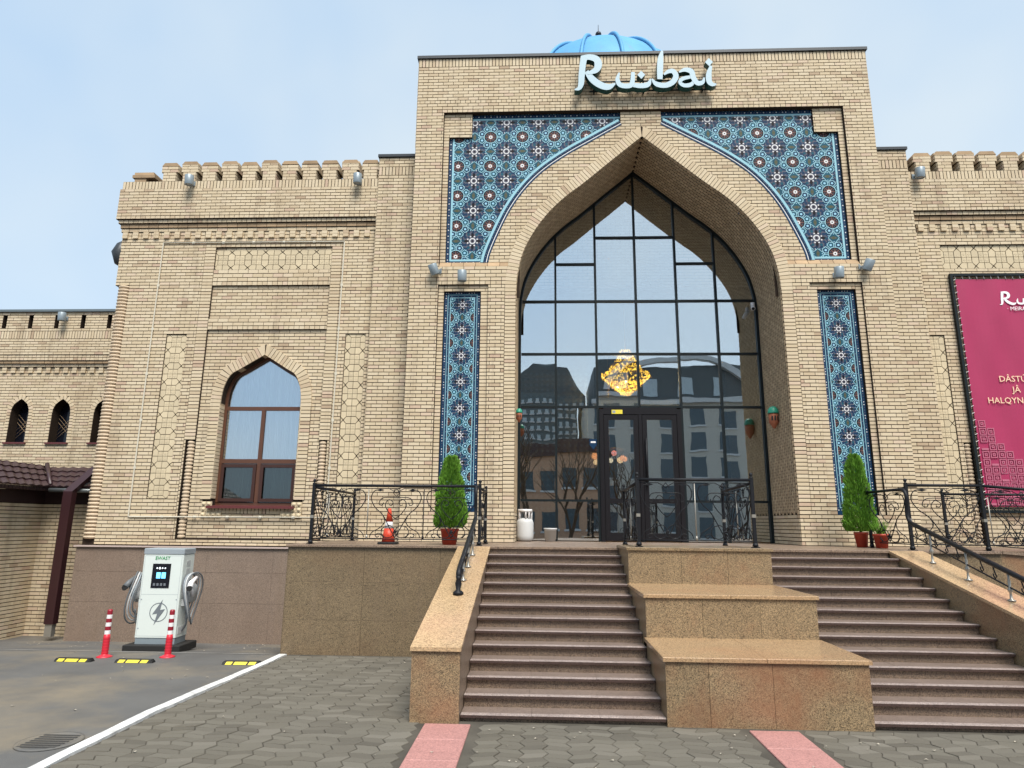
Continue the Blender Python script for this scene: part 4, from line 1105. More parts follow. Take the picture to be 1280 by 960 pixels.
# ------------------------------------------------------------------ letters over the arch
def stroke_poly(pts, ws):
    P = catmull([(p[0], p[1], w_) for p, w_ in zip(pts, ws)], 6); Lf, Rt = [], []
    for i, p in enumerate(P):
        a, b = P[max(i - 1, 0)], P[min(i + 1, len(P) - 1)]; dx, dy = b[0] - a[0], b[1] - a[1]; L = math.hypot(dx, dy) or 1
        nx, ny = -dy / L * p[2] / 2, dx / L * p[2] / 2; Lf.append((p[0] + nx, p[1] + ny)); Rt.append((p[0] - nx, p[1] - ny))
    return Lf, Rt
LET = {
 'letter_r': [([(183, 283), (172, 340), (163, 420), (157, 480), (140, 512), (108, 520)], [52, 48, 47, 42, 28, 8]), ([(160, 285), (225, 278), (278, 296), (292, 338), (270, 378), (205, 402)], [36, 42, 52, 58, 44, 16]), ([(200, 385), (245, 445), (310, 490), (370, 503), (418, 478)], [34, 50, 50, 42, 12])],
 'letter_u': [([(452, 400), (436, 450), (455, 490), (510, 500), (545, 482), (556, 398)], [10, 32, 36, 36, 36, 28]), ([(540, 490), (610, 500), (668, 490), (688, 450)], [30, 36, 36, 10])],
 'letter_b': [([(785, 242), (770, 300), (762, 380), (758, 455)], [14, 42, 46, 40]), ([(698, 450), (728, 488), (795, 500), (852, 478), (880, 435), (862, 398), (825, 398), (790, 420)], [10, 34, 38, 40, 42, 36, 28, 14])],
 'letter_a': [([(905, 405), (950, 388), (998, 402), (1012, 450), (1040, 488), (1080, 482), (1092, 448)], [10, 30, 40, 40, 36, 28, 10]), ([(1005, 440), (935, 452), (908, 478), (935, 502), (985, 500), (1015, 475)], [22, 28, 26, 28, 30, 22])],
 'letter_i': [([(1150, 362), (1130, 420), (1128, 475), (1150, 500), (1180, 500)], [18, 40, 42, 30, 12])]}
DOTS = {'letter_u': [(618, 418, 30)], 'letter_i': [(1136, 333, 30)]}
def letters(parent, tfm, y, d0, d1, m_face, m_side, side=True):
    for nm, strokes in LET.items():
        t = MB(); k = 0
        for pts, ws in strokes:
            Lf, Rt = stroke_poly(pts, ws); off = k * .003; k += 1
            Lf = [tfm(p) for p in Lf]; Rt = [tfm(p) for p in Rt]; fr = FY(y)
            for i in range(len(Lf) - 1): t.poly([fr.pt(*Lf[i], d1 - off), fr.pt(*Rt[i], d1 - off), fr.pt(*Rt[i + 1], d1 - off), fr.pt(*Lf[i + 1], d1 - off)][::1], 0)
            if side:
                lp_ = Lf + Rt[::-1]
                for i in range(len(lp_)):
                    a, b = lp_[i], lp_[(i + 1) % len(lp_)]; t.poly([fr.pt(*a, d0), fr.pt(*b, d0), fr.pt(*b, d1 - off - .0005), fr.pt(*a, d1 - off - .0005)], 1)
        for (cx_, cy2, s_) in DOTS.get(nm, []):
            P = [tfm(p) for p in ((cx_ - s_, cy2), (cx_, cy2 + s_), (cx_ + s_, cy2), (cx_, cy2 - s_))]; t.prism(FY(y), P, d0, d1 - .008, 0, 1)
        t.build(nm, [m_face, m_side], parent)
sg = thing('restaurant_sign', 'pale Rubai lettering with teal sides mounted over the arch', 'sign', (2.5, -.02, 12.2)); bpy.context.view_layer.update()
t = MB()
for z in (12.36, 12.62): t.box(-1.3, 1.6, -.09, -.05, z - 12.2, z - 12.18)
for x in (-1.2, 0, 1.4): t.box(x, x + .03, -.05, .02, .14, .44)
t.build('mounting_rail', m_frame, sg)
letters(sg, lambda p: (.84 + (p[0] - 109) * .003129 - 2.5, 13.24 - (p[1] - 262) * .00366 - 12.2), 0, .09, .26, m_sign, m_signs)

# ------------------------------------------------------------------ banner on the right wing
bn = thing('banner', 'crimson banner with cream lettering stretched in a black frame on the right wing', 'banner', (9.57, W0 - .06, 2.5)); bpy.context.view_layer.update()
BW, BH = 4.2, 5.33
t = MB()
for bx in ((-.06, -.0, 0, BH), (BW, BW + .06, 0, BH), (-.06, BW + .06, BH, BH + .06), (-.06, BW + .06, -.06, 0)): t.fbox(FY(0), bx[0], bx[1], bx[2], bx[3], -.03, .04)
t.build('frame', m_frame, bn)
t = MB(); n = 40
for i in range(n):
    for j in range(24):
        f_ = lambda a, b: (.07 + (BW - .14) * a / n, .012 * math.sin(a * .9) * math.sin(b * .5) , .07 + (BH - .14) * b / 24)
        t.poly([f_(i, j), f_(i + 1, j), f_(i + 1, j + 1), f_(i, j + 1)], 0, True)
t.build('printed_sheet', m_ban, bn)
t = MB()
for k in range(34): z = .05 + BH * k / 34; t.tube([(-.01, -.02, z), (.08, -.005, z + .04)], .006, 4)
for k in range(26): x = .05 + BW * k / 26; t.tube([(x, -.02, BH + .005), (x + .03, -.005, BH - .08)], .006, 4)
t.build('lacing', m_refl, bn)
def text(s, size, parent, x, z, y, m, align='LEFT', name='lettering', ext=.002):
    cu = bpy.data.curves.new('text', 'FONT'); cu.body = s; cu.size = size; cu.align_x = align; cu.extrude = ext; cu.resolution_u = 2
    o = bpy.data.objects.new('text', cu); col.objects.link(o); bpy.context.view_layer.update()
    me = bpy.data.meshes.new_from_object(o.evaluated_get(bpy.context.evaluated_depsgraph_get())); bpy.data.objects.remove(o)
    me.materials.clear(); me.materials.append(m)
    return link(name, me, parent, loc=(x, y, z), rot=(R(90), 0, 0))
letters(bn, lambda p: (.975 + (p[0] - 109) * .00122, 4.95 - (p[1] - 262) * .00124), 0, .015, .022, m_banw, m_banw, False)
text('· MEIRAM', .125, bn, 1.12, 4.495, -.022, m_banw)
for s_, x, z in (('DÂSTÚ', .70, 2.825), ('JÂ', .96, 2.58), ('HALQYN', .39, 2.335)): text(s_, .19, bn, x, z, -.024, m_bany)
t = MB()                                       # squared ornament climbing the lower left corner
def sq(x, z, s_):
    w_ = s_ * .13
    for (a, b, c, d) in ((0, 0, 1, .13), (0, .87, 1, 1), (0, .13, .13, .87), (.87, .13, 1, .87), (.3, .3, .7, .42), (.3, .58, .7, .7), (.3, .42, .42, .58), (.58, .42, .7, .58)):
        t.fbox(FY(0), x + a * s_, x + c * s_, z + b * s_, z + d * s_, .015, .020)
cell = .17
for c_ in range(9):
    top = [11, 10, 8, 7, 6, 5, 3, 2, 1][c_]
    for r_ in range(top):
        if (c_ * 3 + r_ * 5) % 7 == 0 and r_ < top - 1: t.fbox(FY(0), .12 + c_ * cell, .12 + c_ * cell + cell * .86, .10 + r_ * cell, .10 + r_ * cell + .045, .015, .020); continue
        sq(.12 + c_ * cell, .10 + r_ * cell, cell * .88)
t.build('square_ornament', m_banp, bn)

# ------------------------------------------------------------------ annex at the back left, low outbuilding with tiled roof
an = thing('annex_building', 'lower sand brick annex with small pointed windows behind the left corner', 'building', (-16, 4, -.5)); bpy.context.view_layer.update(); an_inv = an.matrix_world.inverted()
def apart(mb_, name, mats, **kw):
    o = mb_.build(name, mats, None, **kw); o.parent = an; o.matrix_parent_inverse = an_inv; return o
BA = Bricks(); t = MB(); YA = 4.0; fa = FY(YA); ax0, ax1 = -23.0, -9.6
AW = [(.27, 5.15), (.262, 5.27), (.2, 5.40), (.1, 5.49), (0, 5.56)]; wxs = [-15.08 + 1.245 * k for k in range(-5, 4)]
ahw = hwf(offset(AW, .12))
def spN(va, vb):
    v = (va + vb) / 2
    if not 4.27 < v < 5.70: return [(ax0, ax1)]
    o_, x = [], ax0
    for wx in wxs:
        h_ = (.39 if v < 5.15 else max(ahw(v), 0)) - .02 if v < 5.15 or ahw(v) > 0 else 0
        if h_ <= 0: continue
        o_.append((x, wx - h_)); x = wx + h_
    o_.append((x, ax1)); return o_
field(BA, t, fa, [(ax0, ax1)], -.6, 4.28); field(BA, t, fa, spN, 4.28, 5.72, ends=.34); field(BA, t, fa, [(ax0, ax1)], 5.72, 6.32)
for wx in wxs: ring(BA, t, AW, wx, YA - .005, .014, 4.28, .12, yb=.34)
x = ax0 + .05
while x < ax1:
    for k in range(2): add_brick(BA, FY(YA - .03), x, x + .13, 6.33 + k * .083, 6.40 + k * .083, .02)
    x += .265
field(BA, t, fa, [(ax0, ax1)], 6.32, 6.5, proud=.004); field(BA, t, FY(YA - .05), [(ax0, ax1)], 6.5, 6.59); field(BA, t, FY(YA - .10), [(ax0, ax1)], 6.59, 6.68, mi=1); field(BA, t, FY(YA - .13), [(ax0, ax1)], 6.68, 6.85, mode='head')
field(BA, t, FY(YA - .15), [(ax0, ax1)], 6.85, 7.33); soldiers(BA, t, FY(YA - .15), [(ax0, ax1)], 7.33, 7.57)
slots = [-15.95 + .80 * k for k in range(-9, 8)]
def spS(va, vb):
    o_, x = [], ax0
    for s_ in slots: o_.append((x, s_)); x = s_ + .13
    o_.append((x, ax1)); return o_
field(BA, t, FY(YA - .15), [(ax0, ax1)], 7.57, 7.65); field(BA, t, FY(YA - .15), spS, 7.65, 8.06, h=.082); field(BA, t, FY(YA - .15), [(ax0, ax1)], 8.06, 8.15)
t.fbox(FY(YA + .33), ax0, ax1, 4.2, 5.9, -.05, 0); t.fbox(FY(YA), ax0, ax1, 7.6, 8.1, -.05, 0)
mass(t, ax0, ax1, YA + .35, 14, -.7, 8.14); apart(t, 'annex_wall', m_mortar); finish(BA, an, an_inv)
t = MB(); t.box(ax0, ax1, YA - .22, 14, 8.155, 8.225); apart(t, 'coping', m_capg)
for wx in wxs:
    t = MB(); P = [(wx - .262, 4.31), (wx + .262, 4.31)] + [(wx + p[0] * .97, p[1]) for p in AW] + [(wx - p[0] * .97, p[1]) for p in AW[::-1][1:]]
    t.prism(FY(YA + .30), P, -.02, 0); o = apart(t, 'arched_window', m_scr)
    t = MB()
    for k in range(-6, 12):
        for s_ in (-1, 1):
            a, b = (wx - .25, 4.3 + k * .12), (wx + .25, 4.3 + k * .12 + s_ * .5)
            zz = [q for q in (a, b)]
            if min(a[1], b[1]) > 4.3 and max(a[1], b[1]) < 5.25: t.tube([(a[0], YA + .27, a[1]), (b[0], YA + .27, b[1])], .005, 4)
    t.build('lattice', m_brown, o)
    t = MB(); t.box(wx - .33, wx + .33, YA - .07, YA + .05, 4.24, 4.285); t.build('sill', m_brownsill, o)

ob = thing('outbuilding', 'low brick outbuilding with dark brown tiled roof at the left edge', 'building', (-12.2, .5, -.5)); bpy.context.view_layer.update(); ob_inv = ob.matrix_world.inverted()
def opart(mb_, name, mats, **kw):
    o = mb_.build(name, mats, None, **kw); o.parent = ob; o.matrix_parent_inverse = ob_inv; return o
BO = Bricks(); t = MB(); OY, OX = 1.2, -11.80
field(BO, t, FY(OY), [(OX, -10.0)], -.6, 2.48, off=OX)
fo = FX(OX); field(BO, t, fo, [(-9.5, OY)], -.6, 2.48, off=OY)
mass(t, OX - 4, OX - .04, -9.5, OY + .2, -.7, 2.5); mass(t, OX - 1, -10.0, OY + .06, 3.9, -.7, 2.9); opart(t, 'outbuilding_wall', m_mortar); finish(BO, ob, ob_inv)
# roof: tiled slope over the wall that runs to the street, hip at the inner corner, smaller slope over the front bit
ev = 2.85; ex = OX + .42; hipz = 3.38
def slope(a, b, c, d, nu, nv, name='roof'):   # a-b along the eave, d-c along the ridge
    t = MB(); a, b, c, d = map(Vector, (a, b, c, d)); nrm = (b - a).cross(d - a).normalized()
    if nrm.z < 0: nrm = -nrm
    for j in range(nv):
        for i in range(nu):
            def P(u, v): return (a.lerp(b, u)).lerp(d.lerp(c, u), v)
            u0, u1, v0, v1 = i / nu, (i + 1) / nu, j / nv, (j + 1) / nv; um = (u0 + u1) / 2
            lo, hi = .028, .0
            p = [P(u0, v0) + nrm * lo, P(um, v0) + nrm * (lo + .03), P(u1, v0) + nrm * lo, P(u1, v1) + nrm * hi, P(um, v1) + nrm * (hi + .03), P(u0, v1) + nrm * hi]
            t.poly([p[0], p[1], p[4], p[5]]); t.poly([p[1], p[2], p[3], p[4]]); q = [P(u0, v0), P(um, v0), P(u1, v0)]; t.poly([q[0], q[1], p[1], p[0]]); t.poly([q[1], q[2], p[2], p[1]])
    return t
t = slope((ex, -9.5, ev), (ex, OY - .42, ev), (OX - .55, OY + .5, hipz + .05), (OX - .55, -9.5, hipz + .05), 44, 4)
t2 = slope((ex, OY - .42, ev), (-9.9, OY - .42, ev), (-9.9, OY + .5, hipz), (OX - .4, OY + .5, hipz), 9, 4); n = len(t.v); t.v += t2.v; t.f += [tuple(i + n for i in f_) for f_ in t2.f]; t.m += t2.m; t.sm += t2.sm
t.box(OX - 2.5, OX - .5, -9.5, OY + .6, hipz - .1, hipz + .05)
rf = opart(t, 'roof', m_roof)
t = MB(); t.tube([(ex + .0, OY - .42, ev + .05), (OX - .45, OY + .5, hipz + .09)], .05, 6); t.build('hip_ridge', m_roof, rf)
t = MB()
k = -9.5
while k < OY - .45: t.box(OX - .0, ex - .02, k, k + .085, ev - .075, ev - .055); t.box(ex - .045, ex - .025, k, k + .085, ev - .075, ev + .0); k += .1
k = OX
while k < -10.05: t.box(k, k + .085, OY - .40, OY, ev - .078, ev - .058); k += .1
t.box(OX - .01, OX + .05, -9.5, OY, 2.49, 2.77); t.box(OX, -10.0, OY - .05, OY - .0, 2.49, 2.77); t.build('slatted_soffit', m_soffb, rf)
t = MB(); t.tube([(OX + .45, OY - .47, ev - .06), (-10.1, OY - .47, ev - .08)], .05, 8); t.build('gutter', mat('grey_gutter', (.12, .13, .13), rough=.3, metal=.4), rf)
t = MB()
def rect_pipe(mb_, pts, wx_, wy_):
    n = len(mb_.v)
    for p in pts:
        for sx, sy in ((-1, -1), (1, -1), (1, 1), (-1, 1)): mb_.v.append((p[0] + sx * wx_ / 2, p[1] + sy * wy_ / 2, p[2]))
    for i in range(len(pts) - 1):
        for q in range(4): mb_.face((n + 4 * i + q, n + 4 * i + (q + 1) % 4, n + 4 * i + 4 + (q + 1) % 4, n + 4 * i + 4 + q))
    mb_.face([n + 3, n + 2, n + 1, n]); mb_.face([n + 4 * (len(pts) - 1) + q for q in range(4)])
rect_pipe(t, [(-10.72, .55, -.12), (-10.72, .55, 2.75), (-10.45, 1.0, 3.35)], .21, .16)
o = opart(t, 'downpipe', m_pipe)
t = MB(); rect_pipe(t, [(-10.72, .55, -.38), (-10.72, .55, -.10)], .16, .12); t.build('torn_foil_outlet', m_steel, o)
# ------------------------------------------------------------------ terrace and stairs
YF = -2.5
ter = thing('terrace', 'raised entrance terrace faced with speckled tan granite slabs', 'terrace', (0, YF, 0)); bpy.context.view_layer.update(); ter_inv = ter.matrix_world.inverted()
def tpart(mb_, name, mats, par=None, inv=None, **kw):
    o = mb_.build(name, mats, None, **kw); o.parent = par or ter; o.matrix_parent_inverse = inv or ter_inv; return o
t = MB(); t.box(-4.40, 7.7, YF + .05, .9, -.7, ZT - .05); t.box(7.7, 17, -1.2, .9, -.7, ZT - .05); tpart(t, 'terrace_core', m_mortar)
t = MB(); x = -4.44
while x < 7.7:
    w_ = 1.24; x1 = min(x + w_, 7.74); t.bbox(x + .002, x1 - .002, YF - .05, YF + .35, ZT - .04, ZT, .006); x = x1
tpart(t, 'edge_slab', m_riser)
t = MB(); t.box(-4.44, 17, YF + .352, GY - .1, ZT - .04, ZT - .003); tpart(t, 'terrace_floor', m_riser)
for (x0, x1) in ((-4.40, -3.05), (-3.05, -1.72), (-1.72, -.75), (5.9, 6.9), (6.9, 7.742)):
    for z0, z1 in ((-.35, .47), (.472, 1.10), (1.102, ZT - .045)):
        t = MB(); t.fbox(FY(YF + .05), x0 + .002, x1 - .002, z0, z1, -.03, .05 + random.uniform(0, .0018)); tpart(t, 'granite_slab', m_granp)
for z0, z1 in ((-.5, .47), (.472, 1.10), (1.102, ZT - .045)):
    t = MB(); t.fbox(F((-4.40, YF + .05, 0), (0, -1, 0), (0, 0, 1), (-1, 0, 0)), -3.0, 0, z0, z1, -.03, .03); tpart(t, 'granite_slab', m_granp)
# ramp that falls away at the right end
t = MB()
P0 = [(7.74, ZT), (13, ZT - .42), (13, -.6), (7.74, -.6)]
t.prism(FY(YF + .0), P0, -1.4, 0, back=True); tpart(t, 'ramp_wall', m_gran)
t = MB(); t.prism(FY(YF - .04), [(7.75, ZT + .003), (13, ZT - .417), (13, ZT - .457), (7.75, ZT - .037)], -1.5, 0, back=True); tpart(t, 'ramp_edge', m_riser)

st = thing('entrance_staircase', 'two flights of dark granite steps either side of three stepped granite blocks', 'stairs', (2.5, -4.5, 0)); bpy.context.view_layer.update(); st_inv = st.matrix_world.inverted()
NS, RI_, TR = 13, .1268, .3065
FL = [(-.86, 1.36), (3.52, 5.89)]
BX0, BX1 = 1.36, 3.52
for (x0, x1) in FL:
    for k in range(1, NS + 1):                # tread k is k risers below the terrace
        z = ZT - k * RI_; yf = YF - .05 - k * TR; t = MB(); cut = x0 + (x1 - x0) * .34, x0 + (x1 - x0) * .68
        xs_ = [x0 + .003, cut[0] + random.uniform(-.02, .02), cut[1] + random.uniform(-.02, .02), x1 - .003]
        for i in range(3):
            zz = z + random.uniform(-.0015, .0015); a, b = xs_[i] + .0012, xs_[i + 1] - .0012
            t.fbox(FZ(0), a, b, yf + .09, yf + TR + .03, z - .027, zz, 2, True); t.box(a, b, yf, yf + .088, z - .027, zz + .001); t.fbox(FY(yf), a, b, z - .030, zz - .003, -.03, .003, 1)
            for g in range(3): t.box(a, b, yf + .014 + g * .024, yf + .026 + g * .024, z - .01, zz + .0042)
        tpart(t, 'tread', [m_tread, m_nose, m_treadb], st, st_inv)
    for k in range(0, NS + 1):
        z1 = ZT - k * RI_ - .028; z0 = ZT - (k + 1) * RI_ if k < NS else -.03; y = YF - .03 - k * TR + .025; t = MB()
        xs_ = [x0 + .003, x0 + (x1 - x0) * .36, x0 + (x1 - x0) * .7, x1 - .003]
        for i in range(3): t.box(xs_[i] + .0012, xs_[i + 1] - .0012, y, y + .05 + random.uniform(0, .001), z0 - .01, z1 + .0005)
        tpart(t, 'riser', m_riser, st, st_inv)
    t = MB()
    for k in range(1, NS + 1): t.box(x0, x1, YF - k * TR + .04, YF - (k - 1) * TR + .06, -.3, ZT - k * RI_ - .037)
    tpart(t, 'stair_core', m_mortar, st, st_inv)
# stepped blocks between the flights
BLK = [(-6.56, -5.28, .71), (-5.30, -3.72, 1.24), (-3.74, YF, 1.775)]
for i, (ya, yb, zt) in enumerate(BLK):
    t = MB(); t.box(BX0 + .01, BX1 - .01, ya + .02, yb + .3, -.3, zt - .05)
    o = tpart(t, 'stepped_block', m_mortar, st, st_inv)
    xs_ = [BX0, BX0 + (.46, .72, .80)[i], BX0 + (1.14, 1.45, 1.5)[i], BX1]
    for q in range(3):
        t = MB(); t.fbox(FY(ya + .02), xs_[q] + .002, xs_[q + 1] - .002, -.2 if i == 0 else zt - .62, zt - .045, -.015, .02 + random.uniform(0, .0015)); t.build('granite_slab', m_gran, o)
    for sd in (-1, 1):
        fr = F((BX0 + .01, 0, 0), (0, -1, 0), (0, 0, 1), (-1, 0, 0)) if sd < 0 else FX(BX1 - .01); u = (-(yb + .2), -ya) if sd < 0 else (ya, yb + .2)
        t = MB(); t.fbox(fr, u[0], u[1], -.2, zt - .045, -.005, .01); t.build('granite_slab', m_gran, o)
    n = 2 if i < 2 else 3; d = (BX1 - BX0 + .06) / n
    for q in range(n):
        t = MB(); t.bbox(BX0 - .03 + q * d + .001, BX0 - .03 + (q + 1) * d - .001, ya - .03, yb + (.06 if i == 2 else -.01), zt - .044, zt + random.uniform(0, .0015), .006); t.build('cap_slab', m_capb if i < 2 else m_gran, o)
# sloping parapets
for nm, x0, x1 in (('l', -1.40, -.86), ('r', 5.89, 6.43)):
    ya, za, yb, zb = YF - .05, ZT - .005, -6.62, .79
    t = MB(); fr = F((x0 + .02, 0, 0), (0, -1, 0), (0, 0, 1), (-1, 0, 0))
    P = [(-ya, -.3), (-yb - .02, -.3), (-yb - .02, zb - .045), (-ya, za - .045)]
    t.prism(fr, P, -(x1 - x0 - .04), 0, back=True)
    o = tpart(t, 'stair_parapet', m_gran, st, st_inv)
    t = MB(); t.fbox(FY(yb + .02), x0 + .004, x1 - .004, -.1, zb - .044, -.01, .02); t.build('granite_slab', m_gran, o)
    fi_ = F((x1 - .02, 0, 0), (0, 1, 0), (0, 0, 1), (1, 0, 0)) if nm == 'l' else fr
    yc = [ya, -3.9, -5.2, yb + .02]
    for i in range(3):
        zf = lambda y: zb + (za - zb) * (y - yb) / (ya - yb) - .046
        P = [(yc[i] - .001, -.2), (yc[i + 1] + .001, -.2), (yc[i + 1] + .001, zf(yc[i + 1])), (yc[i] - .001, zf(yc[i]))]
        if nm != 'l': P = [(-p[0], p[1]) for p in P]
        t = MB(); t.prism(fi_, P, 0, .016); t.build('granite_slab', m_gran if nm == 'r' else m_riser, o)
    t = MB(); sl_ = (za - zb) / (ya - yb)
    P = [(-ya, za - .042), (-yb + .03, zb - .042 - .03 * sl_), (-yb + .03, zb - .03 * sl_), (-ya, za)]
    t.prism(F((x0 - .01, 0, 0), (0, -1, 0), (0, 0, 1), (-1, 0, 0)), P, -(x1 - x0 + .02), 0, back=True); t.build('cap_slab', m_grantop, o)

# ------------------------------------------------------------------ wrought iron
def spiral(cx, cz, r0, r1, a0, turns, n=12, sx=1):
    return [(cx + sx * (r0 + (r1 - r0) * i / n) * math.cos(a0 + 2 * math.pi * turns * i / n), cz + (r0 + (r1 - r0) * i / n) * math.sin(a0 + 2 * math.pi * turns * i / n)) for i in range(n + 1)]
SC = {}
def scroll_mesh(w_, h, part):
    key = (round(w_, 2), round(h, 2), part)
    if key in SC: return SC[key]
    t = MB(); k = .009
    def add(P, r=k): t.tube([(p[0] * w_ / .89, .0, p[1] * h / .92) for p in P], r, 5)
    if part == 'scroll':
        for s in (-1, 1):
            add(catmull([(0, .03), (.07 * s, .16), (.2 * s, .42), (.33 * s, .56), (.40 * s, .72), (.36 * s, .85), (.27 * s, .88)], 4))            # outer lyre
            add(spiral(.115 * s, .13, .115, .10, math.pi * .5 if s > 0 else math.pi * .5, 1, 14, s), .008)
            add(catmull([(0, .36), (.1 * s, .46), (.17 * s, .60), (.12 * s, .70), (.05 * s, .66), (.07 * s, .60), (.11 * s, .61)], 4), .008)
            add(catmull([(.0, .74), (.18 * s, .74), (.25 * s, .70), (.27 * s, .62), (.22 * s, .60), (.20 * s, .65)], 4), .008)
            add(catmull([(.19 * s, .40), (.17 * s, .30), (.24 * s, .20), (.36 * s, .12), (.40 * s, .03)], 4), .008)
            add(catmull([(.17 * s, .02), (.24 * s, .10), (.31 * s, .07), (.28 * s, .03), (.25 * s, .05)], 4), .008)
            add([(.445 * s, .90), (.12 * s, .90), (.05 * s, .86), (0, .82)], .007)
        add([(0, .90), (.055, .83), (0, .755), (-.055, .83), (0, .90)], .008)
        add(spiral(0, .12, .03, .012, 0, 1, 6), .014)
        for s in (-1, 1): t.prism(F((0, 0, 0), (1, 0, 0), (0, 0, 1), (0, -1, 0)), [((.26 * s - .07) * w_ / .89, .87 * h / .92), (.26 * s * w_ / .89, (.85) * h / .92), ((.26 * s + .07) * w_ / .89, .875 * h / .92), (.26 * s * w_ / .89, .895 * h / .92)], -.004, .006, back=True)
    SC[key] = t.mesh('scroll', m_iron); return SC[key]
def run_rail(th, inv, a, b, z0, hgt, bays, posts=(True, True), lw_=.02, tilt=0.0, steelbars=True):
    A, Bv = Vector(a), Vector(b); D = Bv - A; L = math.hypot(D.x, D.y); rz = math.atan2(D.y, D.x); dz = D.z
    def add(mb_, nm, m): o = mb_.build(nm, m, None); o.parent = th; o.matrix_parent_inverse = inv; return o
    t = MB(); t.tube([A + Vector((0, 0, hgt)), Bv + Vector((0, 0, hgt))], .026, 8); add(t, 'top_rail', m_iron)
    t = MB(); t.tube([A + Vector((0, 0, .10)), Bv + Vector((0, 0, .10))], .012, 4); add(t, 'bottom_rail', m_iron)
    for i in range(bays):
        p = A + D * ((i + .5) / bays); w_ = L / bays
        o = bpy.data.objects.new('scroll', scroll_mesh(w_, hgt - .13, 'scroll')); col.objects.link(o); o.parent = th; o.matrix_parent_inverse = inv
        o.location = p + Vector((0, 0, .10)); o.rotation_euler = (0, -math.atan2(dz, L) if abs(dz) > .01 else 0, rz)
        if i and steelbars:
            q = A + D * (i / bays); t = MB(); t.tube([q + Vector((0, 0, .1)), q + Vector((0, 0, hgt - .06))], .011, 4); t.lathe(q + Vector((0, 0, .1)), [(.02, 0), (.02, .04), (.012, .07)], 6); add(t, 'bar', m_steel if i % 2 else m_iron)
    for pp, on in ((A, posts[0]), (Bv, posts[1])):
        if not on: continue
        post(th, inv, pp, hgt)
def post(th, inv, pp, hgt, extra=.10):
    t = MB(); x, y, z = pp; s_ = .024
    t.box(x - s_, x + s_, y - s_, y + s_, z, z + hgt + .03); t.box(x - .055, x + .055, y - .055, y + .055, z, z + .012)
    t.lathe((x, y, z + hgt + .03), [(.03, 0), (.03, .01), (.014, .022), (.028, .045), (.03, .06), (.02, .08), (.0, .09)], 8); t.lathe((x, y, z + .02), [(.05, 0), (.036, .05)], 8)
    o = t.build('post', m_iron, None); o.parent = th; o.matrix_parent_inverse = inv
    t = MB(); t.box(x - s_ - .006, x + s_ + .006, y - s_ - .006, y + s_ + .006, z + hgt * .44, z + hgt * .44 + .05); c = t.build('collar', m_steel, o)
def rail_thing(label, loc, group=None):
    th = thing('railing', label, 'railing', loc, 0, group); bpy.context.view_layer.update(); return th, th.matrix_world.inverted()
GR = 'wrought iron railings on the terrace'
th, inv = rail_thing('black scrollwork railing along the left edge of the terrace in front of the left wing', (-2.5, YF + .12, ZT), GR)
yr = YF + .10
run_rail(th, inv, (-4.06, yr, ZT), (-1.06, yr, ZT), ZT, 1.03, 3); run_rail(th, inv, (-4.06, yr + .03, ZT), (-4.06, .25, ZT), ZT, 1.0, 3, (False, True)); run_rail(th, inv, (-1.06, yr + .03, ZT), (-1.06, yr + 1.35, ZT), ZT, 1.0, 1, (False, True))
th, inv = rail_thing('black scrollwork railing round the top of the stepped blocks in front of the door', (2.44, -3.55, 1.78), GR)
yc_ = -3.6
run_rail(th, inv, (1.55, yc_, 1.78), (3.34, yc_, 1.78), ZT, 1.04, 2); run_rail(th, inv, (1.55, yc_ + .03, 1.78), (1.55, -1.9, 1.74), ZT, .99, 2, (False, True)); run_rail(th, inv, (3.34, yc_ + .03, 1.78), (3.34, -1.9, 1.74), ZT, .99, 2, (False, True))
th, inv = rail_thing('black scrollwork railing along the right edge of the terrace below the banner', (7, yr, ZT), GR)
run_rail(th, inv, (6.36, yr, ZT), (7.62, yr, ZT), ZT, 1.1, 1); run_rail(th, inv, (6.36, yr + .03, ZT), (6.36, yr + 1.4, ZT), ZT, 1.04, 1, (False, True)); run_rail(th, inv, (7.62, yr, ZT), (11.2, yr, ZT - .29), ZT, 1.1, 3, (False, True))
th, inv = rail_thing('black scrollwork railing at the foot of the right wing wall behind the ramp', (10, .1, ZT), GR)
run_rail(th, inv, (8.38, .0, ZT - .05), (12.0, .0, ZT - .05), ZT, 1.12, 4)
